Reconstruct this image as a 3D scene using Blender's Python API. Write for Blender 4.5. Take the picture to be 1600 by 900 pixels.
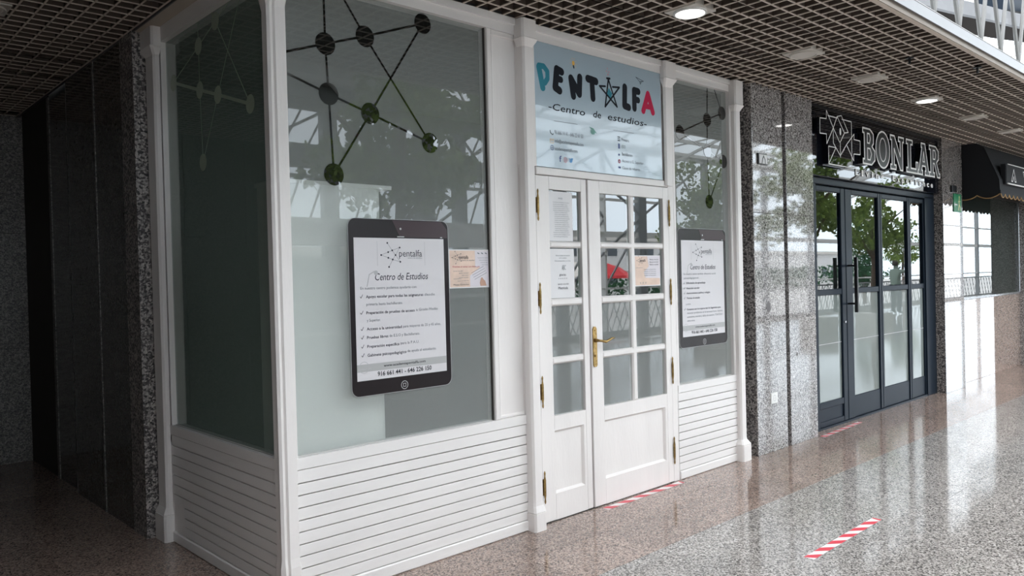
import bpy, math, random
from mathutils import Vector, Matrix
random.seed(7)
for o in list(bpy.data.objects): bpy.data.objects.remove(o, do_unlink=True)
SC = bpy.context.scene
COL = SC.collection
PI = math.pi

# ------------------------------------------------------------------ camera
YAW, PITCH, ROLL, FPX = 0.7530, -0.0124, -0.0254, 1225.3
CAM = Vector((-1.6718, -3.3437, 1.5))
cd = bpy.data.cameras.new('camera'); cam = bpy.data.objects.new('camera', cd); COL.objects.link(cam)
cd.sensor_fit = 'HORIZONTAL'; cd.sensor_width = 36.0; cd.lens = 36.0*FPX/1600.0
cd.clip_start = 0.05; cd.clip_end = 400
fw = Vector((math.sin(YAW)*math.cos(PITCH), math.cos(YAW)*math.cos(PITCH), math.sin(PITCH)))
r0 = Vector((math.cos(YAW), -math.sin(YAW), 0)); u0 = r0.cross(fw)
rr = r0*math.cos(ROLL)+u0*math.sin(ROLL); uu = -r0*math.sin(ROLL)+u0*math.cos(ROLL)
cam.matrix_world = Matrix(((rr.x, uu.x, -fw.x, CAM.x), (rr.y, uu.y, -fw.y, CAM.y), (rr.z, uu.z, -fw.z, CAM.z), (0, 0, 0, 1)))
SC.camera = cam

# ------------------------------------------------------------------ world, exposure
SKY_STRENGTH = 5.5
w = bpy.data.worlds.new('overcast_sky'); SC.world = w; w.use_nodes = True
wn = w.node_tree; wn.nodes.clear()
wo = wn.nodes.new('ShaderNodeOutputWorld'); wb = wn.nodes.new('ShaderNodeBackground')
tc = wn.nodes.new('ShaderNodeTexCoord'); sp = wn.nodes.new('ShaderNodeSeparateXYZ'); cr = wn.nodes.new('ShaderNodeValToRGB')
wn.links.new(tc.outputs['Generated'], sp.inputs[0]); wn.links.new(sp.outputs['Z'], cr.inputs[0])
cr.color_ramp.elements[0].position = 0.0; cr.color_ramp.elements[0].color = (0.78, 0.90, 1.0, 1)
cr.color_ramp.elements[1].position = 0.7; cr.color_ramp.elements[1].color = (0.93, 0.96, 1.0, 1)
wn.links.new(cr.outputs[0], wb.inputs[0]); wb.inputs[1].default_value = SKY_STRENGTH
wn.links.new(wb.outputs[0], wo.inputs[0])
vs = SC.view_settings
SC.display_settings.display_device = 'sRGB'
vs.view_transform = 'Standard'; vs.look = 'None'; vs.exposure = 0.18; vs.gamma = 1.0; vs.use_curve_mapping = False
SC.cycles.max_bounces = 10; SC.cycles.diffuse_bounces = 4; SC.cycles.glossy_bounces = 5
SC.cycles.transparent_max_bounces = 24; SC.cycles.transmission_bounces = 6
SC.cycles.sample_clamp_indirect = 6.0; SC.cycles.blur_glossy = 0.3
SC.cycles.caustics_reflective = False; SC.cycles.caustics_refractive = False
SC.cycles.use_denoising = True

# ------------------------------------------------------------------ materials
MATS = {}
def base(name):
    m = bpy.data.materials.new(name); m.use_nodes = True
    n = m.node_tree.nodes; n.clear(); MATS[name] = m
    return m, n, m.node_tree.links, n.new('ShaderNodeOutputMaterial')
def rgba(c): return (c[0], c[1], c[2], 1.0)
def pbr(name, col, rough=0.5, metal=0.0, var=0.0, vscale=6.0, bump=0.0, bscale=80.0, coat=0.0, spec=0.5, emit=None, es=0.0, stretch=None):
    m, n, l, out = base(name)
    b = n.new('ShaderNodeBsdfPrincipled'); l.new(b.outputs[0], out.inputs[0])
    b.inputs['Base Color'].default_value = rgba(col); b.inputs['Roughness'].default_value = rough
    b.inputs['Metallic'].default_value = metal; b.inputs['Specular IOR Level'].default_value = spec
    if coat: b.inputs['Coat Weight'].default_value = coat; b.inputs['Coat Roughness'].default_value = 0.03
    if emit: b.inputs['Emission Color'].default_value = rgba(emit); b.inputs['Emission Strength'].default_value = es
    if var or bump:
        g = n.new('ShaderNodeNewGeometry'); vec = g.outputs['Position']
        if stretch:
            mp = n.new('ShaderNodeMapping'); mp.inputs['Scale'].default_value = stretch; l.new(vec, mp.inputs[0]); vec = mp.outputs[0]
        if var:
            t = n.new('ShaderNodeTexNoise'); t.inputs['Scale'].default_value = vscale; t.inputs['Detail'].default_value = 5
            l.new(vec, t.inputs['Vector'])
            r = n.new('ShaderNodeValToRGB'); l.new(t.outputs['Fac'], r.inputs[0])
            r.color_ramp.elements[0].position = .3; r.color_ramp.elements[1].position = .7
            r.color_ramp.elements[0].color = rgba([x*(1-var) for x in col]); r.color_ramp.elements[1].color = rgba([min(1, x*(1+var)) for x in col])
            l.new(r.outputs[0], b.inputs['Base Color'])
        if bump:
            t2 = n.new('ShaderNodeTexNoise'); t2.inputs['Scale'].default_value = bscale; t2.inputs['Detail'].default_value = 3
            l.new(vec, t2.inputs['Vector'])
            bp = n.new('ShaderNodeBump'); bp.inputs['Strength'].default_value = bump; bp.inputs['Distance'].default_value = .004
            l.new(t2.outputs['Fac'], bp.inputs['Height']); l.new(bp.outputs[0], b.inputs['Normal'])
    return m
def granite(name, cols, scale=95.0, rough=0.06, tone=0.08, spec=0.5, coat=0.0, bump=0.0):
    """speckled polished stone: random mineral grains, a tone of its own for each piece"""
    m, n, l, out = base(name)
    b = n.new('ShaderNodeBsdfPrincipled'); l.new(b.outputs[0], out.inputs[0])
    b.inputs['Roughness'].default_value = rough; b.inputs['Specular IOR Level'].default_value = spec
    if coat: b.inputs['Coat Weight'].default_value = coat; b.inputs['Coat Roughness'].default_value = 0.02
    g = n.new('ShaderNodeNewGeometry')
    nz = n.new('ShaderNodeTexNoise'); nz.inputs['Scale'].default_value = scale*1.3; nz.inputs['Detail'].default_value = 2
    l.new(g.outputs['Position'], nz.inputs['Vector'])
    ad = n.new('ShaderNodeVectorMath'); ad.operation = 'MULTIPLY_ADD'; ad.inputs[1].default_value = (.012, .012, .012)
    l.new(nz.outputs['Color'], ad.inputs[0]); l.new(g.outputs['Position'], ad.inputs[2])
    v = n.new('ShaderNodeTexVoronoi'); v.inputs['Scale'].default_value = scale
    l.new(ad.outputs[0], v.inputs['Vector'])
    s = n.new('ShaderNodeSeparateColor'); l.new(v.outputs['Color'], s.inputs[0])
    r = n.new('ShaderNodeValToRGB'); r.color_ramp.interpolation = 'LINEAR'; l.new(s.outputs[0], r.inputs[0])
    e = r.color_ramp.elements
    while len(e) < len(cols): e.new(.5)
    for i, (p, c) in enumerate(cols): e[i].position = p; e[i].color = rgba(c)
    oi = n.new('ShaderNodeObjectInfo'); mr = n.new('ShaderNodeMapRange')
    mr.inputs['To Min'].default_value = 1-tone; mr.inputs['To Max'].default_value = 1+tone
    l.new(oi.outputs['Random'], mr.inputs['Value'])
    mx = n.new('ShaderNodeVectorMath'); mx.operation = 'SCALE'; l.new(r.outputs[0], mx.inputs[0]); l.new(mr.outputs[0], mx.inputs['Scale'])
    l.new(mx.outputs[0], b.inputs['Base Color'])
    return m
def pane_glass(name, ior=1.9, tint=(.9, .95, .94)):
    m, n, l, out = base(name)
    tr = n.new('ShaderNodeBsdfTransparent'); tr.inputs[0].default_value = rgba(tint)
    gl = n.new('ShaderNodeBsdfGlossy'); gl.inputs['Roughness'].default_value = 0.0; gl.inputs[0].default_value = (1, 1, 1, 1)
    fr = n.new('ShaderNodeFresnel'); fr.inputs[0].default_value = ior
    g = n.new('ShaderNodeNewGeometry'); mt = n.new('ShaderNodeMath'); mt.operation = 'SUBTRACT'; mt.inputs[0].default_value = 1
    l.new(g.outputs['Backfacing'], mt.inputs[1]); mu = n.new('ShaderNodeMath'); mu.operation = 'MULTIPLY'
    l.new(fr.outputs[0], mu.inputs[0]); l.new(mt.outputs[0], mu.inputs[1])
    mx = n.new('ShaderNodeMixShader'); l.new(mu.outputs[0], mx.inputs[0]); l.new(tr.outputs[0], mx.inputs[1]); l.new(gl.outputs[0], mx.inputs[2])
    l.new(mx.outputs[0], out.inputs[0]); return m
def film_glass(name, col, trans=0.45, ior=1.6, tcol=(.95, .975, .96)):
    """pane with a frosted film on it: milky body, sharp reflection on the outer face"""
    m, n, l, out = base(name)
    tr = n.new('ShaderNodeBsdfTransparent'); tr.inputs[0].default_value = rgba(tcol)
    df = n.new('ShaderNodeBsdfDiffuse'); df.inputs[0].default_value = rgba(col)
    m1 = n.new('ShaderNodeMixShader'); m1.inputs[0].default_value = trans; l.new(df.outputs[0], m1.inputs[1]); l.new(tr.outputs[0], m1.inputs[2])
    gl = n.new('ShaderNodeBsdfGlossy'); gl.inputs['Roughness'].default_value = 0.0; gl.inputs[0].default_value = (1, 1, 1, 1)
    fr = n.new('ShaderNodeFresnel'); fr.inputs[0].default_value = ior
    g = n.new('ShaderNodeNewGeometry')
    mx = n.new('ShaderNodeMixShader'); l.new(fr.outputs[0], mx.inputs[0]); l.new(m1.outputs[0], mx.inputs[1]); l.new(gl.outputs[0], mx.inputs[2])
    thru = n.new('ShaderNodeBsdfTransparent'); m2 = n.new('ShaderNodeMixShader')     # the inner face of the pane is bare glass
    l.new(g.outputs['Backfacing'], m2.inputs[0]); l.new(mx.outputs[0], m2.inputs[1]); l.new(thru.outputs[0], m2.inputs[2])
    l.new(m2.outputs[0], out.inputs[0]); return m
def glow(name, col, st):
    m, n, l, out = base(name); e = n.new('ShaderNodeEmission'); e.inputs[0].default_value = rgba(col); e.inputs[1].default_value = st
    l.new(e.outputs[0], out.inputs[0]); return m
def leafmat(name, col):
    m, n, l, out = base(name)
    d = n.new('ShaderNodeBsdfDiffuse'); t = n.new('ShaderNodeBsdfTranslucent'); mx = n.new('ShaderNodeMixShader'); mx.inputs[0].default_value = .4
    oi = n.new('ShaderNodeNewGeometry'); r = n.new('ShaderNodeValToRGB'); l.new(oi.outputs['Random Per Island'], r.inputs[0])
    r.color_ramp.elements[0].color = rgba([x*.6 for x in col]); r.color_ramp.elements[1].color = rgba([min(1, x*1.5) for x in col])
    l.new(r.outputs[0], d.inputs[0]); l.new(r.outputs[0], t.inputs[0]); l.new(d.outputs[0], mx.inputs[1]); l.new(t.outputs[0], mx.inputs[2])
    l.new(mx.outputs[0], out.inputs[0]); return m

PAINT = pbr('white_gloss_paint', (.80, .765, .745), .38, var=.035, vscale=5, bump=.25, bscale=60, stretch=(1, 1, .25))
PAINT_H = pbr('white_gloss_paint_boards', (.80, .775, .76), .36, var=.035, vscale=4, bump=.2, bscale=50, stretch=(.2, .2, 1.5))
GAP = pbr('gap_shade_and_gasket', (.05, .045, .04), .8)  # near-black: shade of the slat gaps put into the backing; also gasket, threshold
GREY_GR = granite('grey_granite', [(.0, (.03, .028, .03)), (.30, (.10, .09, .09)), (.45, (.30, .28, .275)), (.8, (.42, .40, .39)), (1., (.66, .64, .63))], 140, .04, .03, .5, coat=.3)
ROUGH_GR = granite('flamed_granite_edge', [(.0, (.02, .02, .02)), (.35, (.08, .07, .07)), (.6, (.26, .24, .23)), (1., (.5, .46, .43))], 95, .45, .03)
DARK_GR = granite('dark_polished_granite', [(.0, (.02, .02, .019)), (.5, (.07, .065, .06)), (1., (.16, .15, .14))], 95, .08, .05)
PINK_FL = granite('pink_granite_tile', [(.0, (.05, .04, .036)), (.25, (.17, .125, .105)), (.5, (.30, .215, .18)), (.8, (.37, .28, .235)), (1., (.46, .37, .32))], 135, .08, .09)
GREY_FL = granite('grey_granite_tile', [(.0, (.055, .05, .048)), (.28, (.14, .13, .12)), (.5, (.31, .285, .265)), (.8, (.41, .38, .355)), (1., (.56, .53, .50))], 135, .09, .06)
BEIGE_GR = granite('beige_polished_granite', [(.0, (.16, .12, .10)), (.4, (.34, .26, .22)), (1., (.46, .37, .32))], 95, .02, .02, 1.0, coat=1.)
JOINT = pbr('dark_grout', (.10, .09, .08), .8)
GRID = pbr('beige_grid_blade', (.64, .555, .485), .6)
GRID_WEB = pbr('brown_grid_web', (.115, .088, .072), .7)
GRID_TAN = pbr('tan_edge_trim', (.17, .125, .085), .5)
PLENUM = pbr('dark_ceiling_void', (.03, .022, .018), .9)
WHITE_PL = pbr('white_plastic', (.78, .78, .76), .35)
LAMP_OFF = pbr('unlit_lamp_diffuser', (.62, .58, .53), .4)
LAMP_ON = glow('lit_lamp_diffuser', (1, .98, .95), 6.0)
FASCIA = pbr('grey_white_fascia', (.155, .152, .158), .35)
SOFFIT = pbr('beige_soffit_board', (.50, .44, .37), .6)
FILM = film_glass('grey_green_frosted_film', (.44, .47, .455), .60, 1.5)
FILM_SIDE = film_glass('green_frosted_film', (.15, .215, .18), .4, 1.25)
FILM_BON = film_glass('pale_frosted_film', (.29, .33, .315), .3, 1.5)
CUT = pbr('clear_cutout_in_film', (.012, .013, .012), .01, spec=1.0)
CUT_SIDE = pbr('pale_cutout_in_film', (.34, .40, .31), .2)
CLEAR = pane_glass('clear_pane', 2.0)
CLEAR_BON = pane_glass('clear_door_pane', 2.0)
SHOPGL = pane_glass('clear_shop_glass', 2.0)
BRASS = pbr('aged_brass', (.34, .23, .09), .3, 1.0, var=.35, vscale=60)
BLACK_AL = pbr('blue_black_metal_frame', (.014, .021, .032), .3, 0.0, spec=.08)
BLACK = pbr('black_satin', (.010, .010, .012), .3)
BLACK_MIRROR = pbr('black_gloss_panel', (.006, .007, .011), .015, spec=.5)
LETTER_W = pbr('white_letter_edge', (.80, .78, .76), .4)
STEEL_W = pbr('white_steel', (.70, .70, .68), .4)
STEEL_G = pbr('grey_steel', (.22, .23, .24), .4)
STEEL_D = pbr('dark_steel_lip', (.06, .06, .065), .4)
SILVER = pbr('brushed_silver_frame', (.55, .56, .58), .25, .8)
AWN = pbr('black_awning_canvas', (.008, .009, .012), .85, bump=.2, bscale=200)
GOLD = pbr('gold_awning_braid', (.40, .24, .10), .6)
ROOMWALL = pbr('dim_room_wall', (.22, .23, .22), .8)
BOARD = pbr('white_cupboard_back', (.88, .90, .88), .6)
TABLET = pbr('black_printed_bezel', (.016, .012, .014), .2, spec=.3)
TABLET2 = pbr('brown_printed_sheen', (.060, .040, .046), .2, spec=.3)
SCREEN = pbr('printed_page_white', (.66, .64, .66), .35)
SCREEN_G = pbr('printed_band_grey', (.42, .42, .42), .35)
INK = pbr('dark_blue_ink', (.018, .020, .038), .5, spec=.2)
INK_G = pbr('grey_ink', (.16, .18, .20), .5)
INK_L = pbr('light_grey_ink', (.46, .46, .47), .5)
RIM = pbr('silver_printed_rim', (.45, .45, .46), .3)
SIGNBG = pbr('pale_blue_sign_board', (.40, .50, .57), .16, coat=.6, var=.06, vscale=1.5)
TEAL = pbr('teal_print', (.035, .22, .29), .5, spec=.15)
NAVY = pbr('navy_print', (.006, .008, .014), .5, spec=.15)
CRIM = pbr('crimson_print', (.50, .012, .065), .5, spec=.15)
YELL = pbr('yellow_print', (.75, .45, .10), .4)
BLUE = pbr('blue_print', (.06, .28, .60), .4)
FBLUE = pbr('deep_blue_print', (.02, .05, .20), .4)
GREENP = pbr('green_print', (.12, .32, .27), .4)
PINKP = pbr('pink_print', (.62, .25, .30), .4)
PEACH = pbr('peach_paper', (.74, .56, .46), .5, var=.08, vscale=14)
PALEP = pbr('pale_lilac_paper', (.70, .66, .70), .5)
PAPER = pbr('white_paper', (.74, .73, .74), .5)
SKIN = pbr('skin_tone', (.50, .30, .22), .5)
EXITG = pbr('exit_sign_green', (.01, .19, .08), .4)
EXITY = pbr('exit_sign_yellow', (.60, .55, .25), .4)
TAPE_R = pbr('red_floor_tape', (.62, .045, .07), .35)
TAPE_W = pbr('white_floor_tape', (.78, .74, .72), .35)
STAIN = pbr('dull_stone_stain', (.12, .11, .11), .6)
LEAF = leafmat('green_leaves', (.17, .24, .06))
CYP = leafmat('dark_green_leaves', (.035, .09, .045))
BARK = pbr('brown_bark', (.10, .06, .04), .8, var=.3, vscale=12)
TERRA = pbr('pale_planter', (.55, .52, .48), .6)
CONC = pbr('pale_concrete', (.55, .54, .52), .8, var=.08, vscale=.6)
WHITEWALL = pbr('pale_render_wall', (.62, .61, .60), .7)
DARKWIN = pbr('dark_window', (.05, .06, .07), .15)
RED = pbr('red_canvas', (.62, .03, .04), .7)
CREAM = pbr('cream_canvas', (.75, .72, .66), .7)
SHIRT = pbr('grey_green_shirt', (.20, .26, .22), .8)
HAIR = pbr('dark_hair', (.03, .02, .015), .7)
TROUS = pbr('dark_trousers', (.03, .035, .05), .8)

# ------------------------------------------------------------------ mesh helpers
WL = {}
class MB:
    def __init__(s): s.v = []; s.f = []; s.k = 0
    def add(s, vs, fs):
        k = len(s.v); s.v += [tuple(v) for v in vs]; s.f += [tuple(i+k for i in f) for f in fs]; return s
    def box(s, x0, x1, y0, y1, z0, z1, bev=0.0):
        if bev > 0:
            b = min(bev, (x1-x0)/2.1, (z1-z0)/2.1, (y1-y0)/1.05)   # front (-y) edge chamfer
            vs = [(x0, y1, z0), (x1, y1, z0), (x1, y1, z1), (x0, y1, z1), (x0, y0+b, z0), (x1, y0+b, z0), (x1, y0+b, z1), (x0, y0+b, z1),
                  (x0+b, y0, z0+b), (x1-b, y0, z0+b), (x1-b, y0, z1-b), (x0+b, y0, z1-b)]
            fs = [(0, 3, 2, 1), (0, 1, 5, 4), (1, 2, 6, 5), (2, 3, 7, 6), (3, 0, 4, 7), (4, 5, 9, 8), (5, 6, 10, 9), (6, 7, 11, 10), (7, 4, 8, 11), (8, 9, 10, 11)]
            return s.add(vs, fs)
        vs = [(x0, y0, z0), (x1, y0, z0), (x1, y1, z0), (x0, y1, z0), (x0, y0, z1), (x1, y0, z1), (x1, y1, z1), (x0, y1, z1)]
        return s.add(vs, [(0, 3, 2, 1), (4, 5, 6, 7), (0, 1, 5, 4), (1, 2, 6, 5), (2, 3, 7, 6), (3, 0, 4, 7)])
    def loft(s, rings, cap=True):
        n = len(rings[0]); k = len(s.v); s.v += [tuple(p) for r in rings for p in r]
        for i in range(len(rings)-1):
            for j in range(n):
                s.f.append((k+i*n+j, k+i*n+(j+1) % n, k+(i+1)*n+(j+1) % n, k+(i+1)*n+j))
        if cap:
            s.f.append(tuple(k+j for j in reversed(range(n)))); s.f.append(tuple(k+(len(rings)-1)*n+j for j in range(n)))
        return s
    def tube(s, pts, r, n=8, cap=True):
        pts = [Vector(p) for p in pts]; rs = r if isinstance(r, (list, tuple)) else [r]*len(pts); rings = []
        for i, p in enumerate(pts):
            d = (pts[min(i+1, len(pts)-1)]-pts[max(i-1, 0)]).normalized()
            a = d.cross(Vector((0, 0, 1)) if abs(d.z) < .9 else Vector((1, 0, 0))).normalized(); b = d.cross(a)
            rings.append([p+(a*math.cos(2*PI*j/n)+b*math.sin(2*PI*j/n))*rs[i] for j in range(n)])
        return s.loft(rings, cap)
    def bar(s, a, b, wd, ht=None):
        ht = ht or wd; a = Vector(a); b = Vector(b); d = (b-a).normalized()
        p = d.cross(Vector((0, 0, 1)) if abs(d.z) < .95 else Vector((0, 1, 0))).normalized(); q = d.cross(p)
        return s.loft([[c+p*wd/2*i+q*ht/2*j for i, j in ((-1, -1), (1, -1), (1, 1), (-1, 1))] for c in (a, b)])
    def prism(s, pts, y0, y1):   # outline in (x, z), extruded along y
        n = len(pts); a = [(x, y0, z) for x, z in pts]; b = [(x, y1, z) for x, z in pts]
        fs = [tuple(range(n)), tuple(reversed(range(n, 2*n)))]+[(i, n+i, n+(i+1) % n, (i+1) % n) for i in range(n)]
        return s.add(a+b, fs)
    def flat(s, pts, y):
        s.k += 1; y -= 2e-5*(s.k % 12)
        return s.add([(x, y, z) for x, z in pts], [tuple(range(len(pts)))])
    def disc(s, cx, cz, rx, y, rz=None, n=24): return s.flat([(cx+rx*math.cos(2*PI*i/n), cz+(rz or rx)*math.sin(2*PI*i/n)) for i in range(n)], y)
    def ring(s, cx, cz, r, wd, y, n=24):
        o = [(cx+r*math.cos(2*PI*i/n), y, cz+r*math.sin(2*PI*i/n)) for i in range(n)]; q = [(cx+(r-wd)*math.cos(2*PI*i/n), y, cz+(r-wd)*math.sin(2*PI*i/n)) for i in range(n)]
        return s.add(o+q, [(i, (i+1) % n, n+(i+1) % n, n+i) for i in range(n)])
    def stroke(s, pts, wd, y, caps=True, closed=False):
        pts = list(pts)+([pts[0]] if closed else [])
        for (x0, z0), (x1, z1) in zip(pts, pts[1:]):
            L = math.hypot(x1-x0, z1-z0) or 1e-6; nx, nz = -(z1-z0)/L*wd/2, (x1-x0)/L*wd/2
            s.flat([(x0+nx, z0+nz), (x0-nx, z0-nz), (x1-nx, z1-nz), (x1+nx, z1+nz)], y)
        if caps:
            for x, z in pts: s.disc(x, z, wd/2, y, n=14)
        return s
    def mesh(s, name, mat, org=(0, 0, 0)):
        me = bpy.data.meshes.new(name)
        me.from_pydata([(x-org[0], y-org[1], z-org[2]) for x, y, z in s.v], [], s.f); me.materials.append(mat); me.update(); return me
    def build(s, name, mat, parent=None, smooth=False, **tags):
        xs, ys, zs = zip(*s.v); org = Vector(((min(xs)+max(xs))/2, (min(ys)+max(ys))/2, min(zs)))
        me = s.mesh(name, mat, org)
        if smooth:
            me.polygons.foreach_set('use_smooth', [True]*len(me.polygons))
        return link(name, me, org, parent, **tags)
def link(name, data, org, parent=None, **tags):
    o = bpy.data.objects.new(name, data); COL.objects.link(o); org = Vector(org)
    if parent is not None:
        o.parent = parent; o.location = org-WL[parent.name]
    else: o.location = org
    WL[o.name] = org
    for k, v in tags.items(): o[k] = v
    if data is not None and any(q in name for q in ('lettering', 'drawing', 'icon', 'print', 'edge', 'lines', 'figure', 'pictogram', 'bubbles', 'status_bar', 'round_button', 'red_stripe', 'faint', 'heading')) and 'kind' not in o.keys() and parent is not None: o['kind'] = 'stuff'
    return o
def thing(name, label, cat, loc, group=None):
    o = link(name, None, loc, None, label=label, category=cat)
    if group: o['group'] = group
    return o
def struct(name, loc, label=None):
    o = link(name, None, loc, None, kind='structure')
    if label: o['label'] = label
    return o
def tag(o, label, cat, group=None):
    o['label'] = label; o['category'] = cat
    if group: o['group'] = group
    return o
def copy_tree(o, loc=None, parent=None, d=None):
    c = o.copy(); COL.objects.link(c)
    if parent is None:
        d = Vector(loc)-WL[o.name]; c.location = Vector(loc)
    else: c.parent = parent
    WL[c.name] = WL[o.name]+d
    for ch in [x for x in SC.objects if x.parent == o]: copy_tree(ch, None, c, d)
    return c

def text_into(mb, s, x0, x1, z, h, y, bold=0.0, shear=0.0):
    """letters of the built-in font laid flat on the plane y, from x0 to x1, cap height h, baseline z"""
    c = bpy.data.curves.new('t', 'FONT'); c.body = s; c.resolution_u = 2; c.offset = bold; c.shear = shear
    o = bpy.data.objects.new('t', c); me = o.to_mesh()
    vs = [v.co.copy() for v in me.vertices]; fs = [tuple(p.vertices) for p in me.polygons]
    o.to_mesh_clear(); bpy.data.objects.remove(o); bpy.data.curves.remove(c)
    if not vs: return mb
    a = min(v.x for v in vs); b = max(v.x for v in vs); sx = (x1-x0)/(b-a); sz = h/.70
    return mb.add([(x0+(v.x-a)*sx, y, z+v.y*sz) for v in vs], fs)

# ================================================================== THE SETTING
H = 3.024
# ---- floor: pink granite strip along the shops, grey granite beyond
floor = struct('floor', (0, 0, -.05), 'speckled granite tile floor, pink along the shops and grey beyond')
MB().box(-8, 48, -9.2, 8, -.06, -.02).build('joint_bed', JOINT, floor)
TX, TY, JG = .6, .4, .0012
def tile_mesh(name, mat):
    m = MB(); m.box(JG, TX-JG, JG, TY-JG, -.02, 0); return m.mesh(name, mat)
pm, gm = tile_mesh('pink_tile', PINK_FL), tile_mesh('grey_tile', GREY_FL)
rest_p, rest_g = MB(), MB(); n_p = n_g = 0
YB = -.757
def tile_seen(x, y):
    d = Vector((x+.3, y+.2, 0))-CAM; zz = d.dot(fw)
    if zz < .5: return False
    u = 800+FPX*d.dot(rr)/zz; v = 450-FPX*d.dot(uu)/zz
    return -150 < u < 1750 and v < 1010
for j in range(-22, 20):
    y = YB+j*TY
    pink = j >= 0
    for i in range(-13, 79):
        x = i*TX - 1.2+(0 if j % 2 else .0)
        if pink and y > .3 and x > 0: continue      # inside the shops
        near = x < 13 and y > -4 and tile_seen(x, y)
        if near and ((pink and n_p < 150) or (not pink and n_g < 150)):
            if pink: n_p += 1
            else: n_g += 1
            link('pink_tile' if pink else 'grey_tile', pm if pink else gm, (x, y, 0), floor)
        else:
            (rest_p if pink else rest_g).box(x+JG, x+TX-JG, y+JG, y+TY-JG, -.02, 0)
rest_p.build('pink_tile_field', PINK_FL, floor, kind='stuff'); rest_g.build('grey_tile_field', GREY_FL, floor, kind='stuff')

# ---- open-cell grid ceiling
ceiling = struct('ceiling', (0, 0, H), 'low open-cell grid ceiling over the shopfronts, beige blades')
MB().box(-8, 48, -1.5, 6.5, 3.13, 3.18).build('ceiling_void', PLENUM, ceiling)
PW, PD = 1.28, .5
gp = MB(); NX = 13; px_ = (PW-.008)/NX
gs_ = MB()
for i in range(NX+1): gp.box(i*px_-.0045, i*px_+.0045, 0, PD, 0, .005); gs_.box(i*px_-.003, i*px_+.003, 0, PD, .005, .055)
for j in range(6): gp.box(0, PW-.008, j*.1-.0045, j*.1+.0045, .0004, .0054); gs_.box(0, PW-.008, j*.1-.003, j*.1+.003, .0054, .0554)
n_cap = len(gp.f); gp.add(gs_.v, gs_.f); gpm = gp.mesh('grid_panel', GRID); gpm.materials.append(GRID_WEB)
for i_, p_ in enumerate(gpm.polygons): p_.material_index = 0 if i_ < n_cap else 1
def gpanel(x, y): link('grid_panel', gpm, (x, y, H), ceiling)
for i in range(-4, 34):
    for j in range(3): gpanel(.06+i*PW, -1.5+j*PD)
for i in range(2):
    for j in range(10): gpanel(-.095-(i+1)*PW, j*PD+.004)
# plain soffit over the side window and the header
MB().box(-.09, 0.0, .004, 1.66, H-.004, H+.05).build('soffit_board', SOFFIT, ceiling)
MB().box(-.097, -.09, .004, 4.62, H-.012, H+.02).box(0.0, 14, -.004, .004, H-.010, H+.02).build('shadow_trim', STEEL_D, ceiling)
MB().box(-3, 47, -1.53, -1.5, H-.002, H+.014).build('edge_angle', GRID, ceiling)
# fascia along the outer edge
MB().box(-5, 47, -1.535, -1.50, H, H+.036).build('trim_1', GRID_TAN, None, kind='structure', label='tan lower strip of the ceiling edge')
MB().box(-5, 47, -1.55, -1.50, H+.036, H+.106).build('trim_2', FASCIA, None, kind='structure', label='grey-white fascia along the ceiling edge')

# ---- downlights
def downlight(x, y, lit, label):
    t = thing('downlight', label, 'ceiling light', (x, y, H-.006), 'round downlights in the grid ceiling')
    hp = .105
    pl = MB(); n = 32
    o = [(x+hp*a, y+hp*b) for a, b in ((-1, -1), (1, -1), (1, 1), (-1, 1))]
    pl.box(x-hp, x+hp, y-hp, y+hp, H-.008, H+.03); pl.build('mounting_plate', LAMP_OFF, t)
    rg = MB(); rg.loft([[(x+r*math.cos(2*PI*i/n), y+r*math.sin(2*PI*i/n), z) for i in range(n)] for r, z in ((.096, H-.008), (.096, H-.018), (.085, H-.020), (.080, H-.012))], False)
    rg.build('trim_ring', WHITE_PL if lit else LAMP_OFF, t)
    MB().loft([[(x+r*math.cos(2*PI*i/n), y+r*math.sin(2*PI*i/n), z) for i in range(n)] for r, z in ((.082, H-.011), (.078, H-.016))]).build('diffuser', LAMP_ON if lit else LAMP_OFF, t)
    return t
for x, lit, lab in ((2.235, 1, 'lit round downlight nearest the camera, above the double door'), (3.62, 0, 'unlit round downlight next after the lit one by the double door'),
                    (4.73, 0, 'unlit round downlight in front of the granite slabs'), (5.97, 1, 'lit round downlight in front of the black shop sign'),
                    (7.27, 0, 'unlit downlight just past the lit one at the black sign'), (8.53, 0, 'unlit downlight nearest the black awning')):
    downlight(x, -.745, lit, lab)
downlight(-.82, 1.62, 0, 'unlit round downlight over the dark corridor')
for x, y, lab in ((4.354, -1.183, 'small dark sprinkler under the grid, nearer of two'), (5.073, -1.415, 'small dark sprinkler under the grid, farther of two near the fascia')):
    t = thing('sprinkler', lab, 'sprinkler', (x, y, H), 'sprinklers in the ceiling')
    MB().tube([(x, y, H+.05), (x, y, H-.045)], .009).build('pipe', BLACK, t)
    MB().loft([[(x+r*math.cos(2*PI*i/12), y+r*math.sin(2*PI*i/12), z) for i in range(12)] for r, z in ((.03, H+.0), (.03, H-.006))]).build('rosette', BLACK, t)

# ---- rooms behind the shopfronts (closed, dim)
wb_ = struct('wall_back', (4, 2.6, 0))
MB().box(.06, 4.12, 2.5, 2.6, 0, H).build('wall_panel', ROOMWALL, wb_)
MB().box(4.2, 12.1, 2.5, 2.6, 0, H).build('wall_panel', ROOMWALL, wb_)
for i_, (a_, b_, c_, d_) in enumerate(((4.12, 4.2, .12, 2.5), (8.43, 8.5, .1, 2.5), (.05, .09, 1.6, 2.5), (12.0, 12.1, .1, 2.5))):
    MB().box(a_, b_, c_, d_, 0, H).build('wall_inner_%d' % (i_+1), ROOMWALL, None, kind='structure')
MB().box(.06, 12.1, .08, 2.6, -.02, .0005).build('floor_inside', ROOMWALL, None, kind='structure')
MB().box(.0, 13, .06, 2.6, H+.0, H+.04).build('ceiling_inside', ROOMWALL, None, kind='structure')

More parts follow.
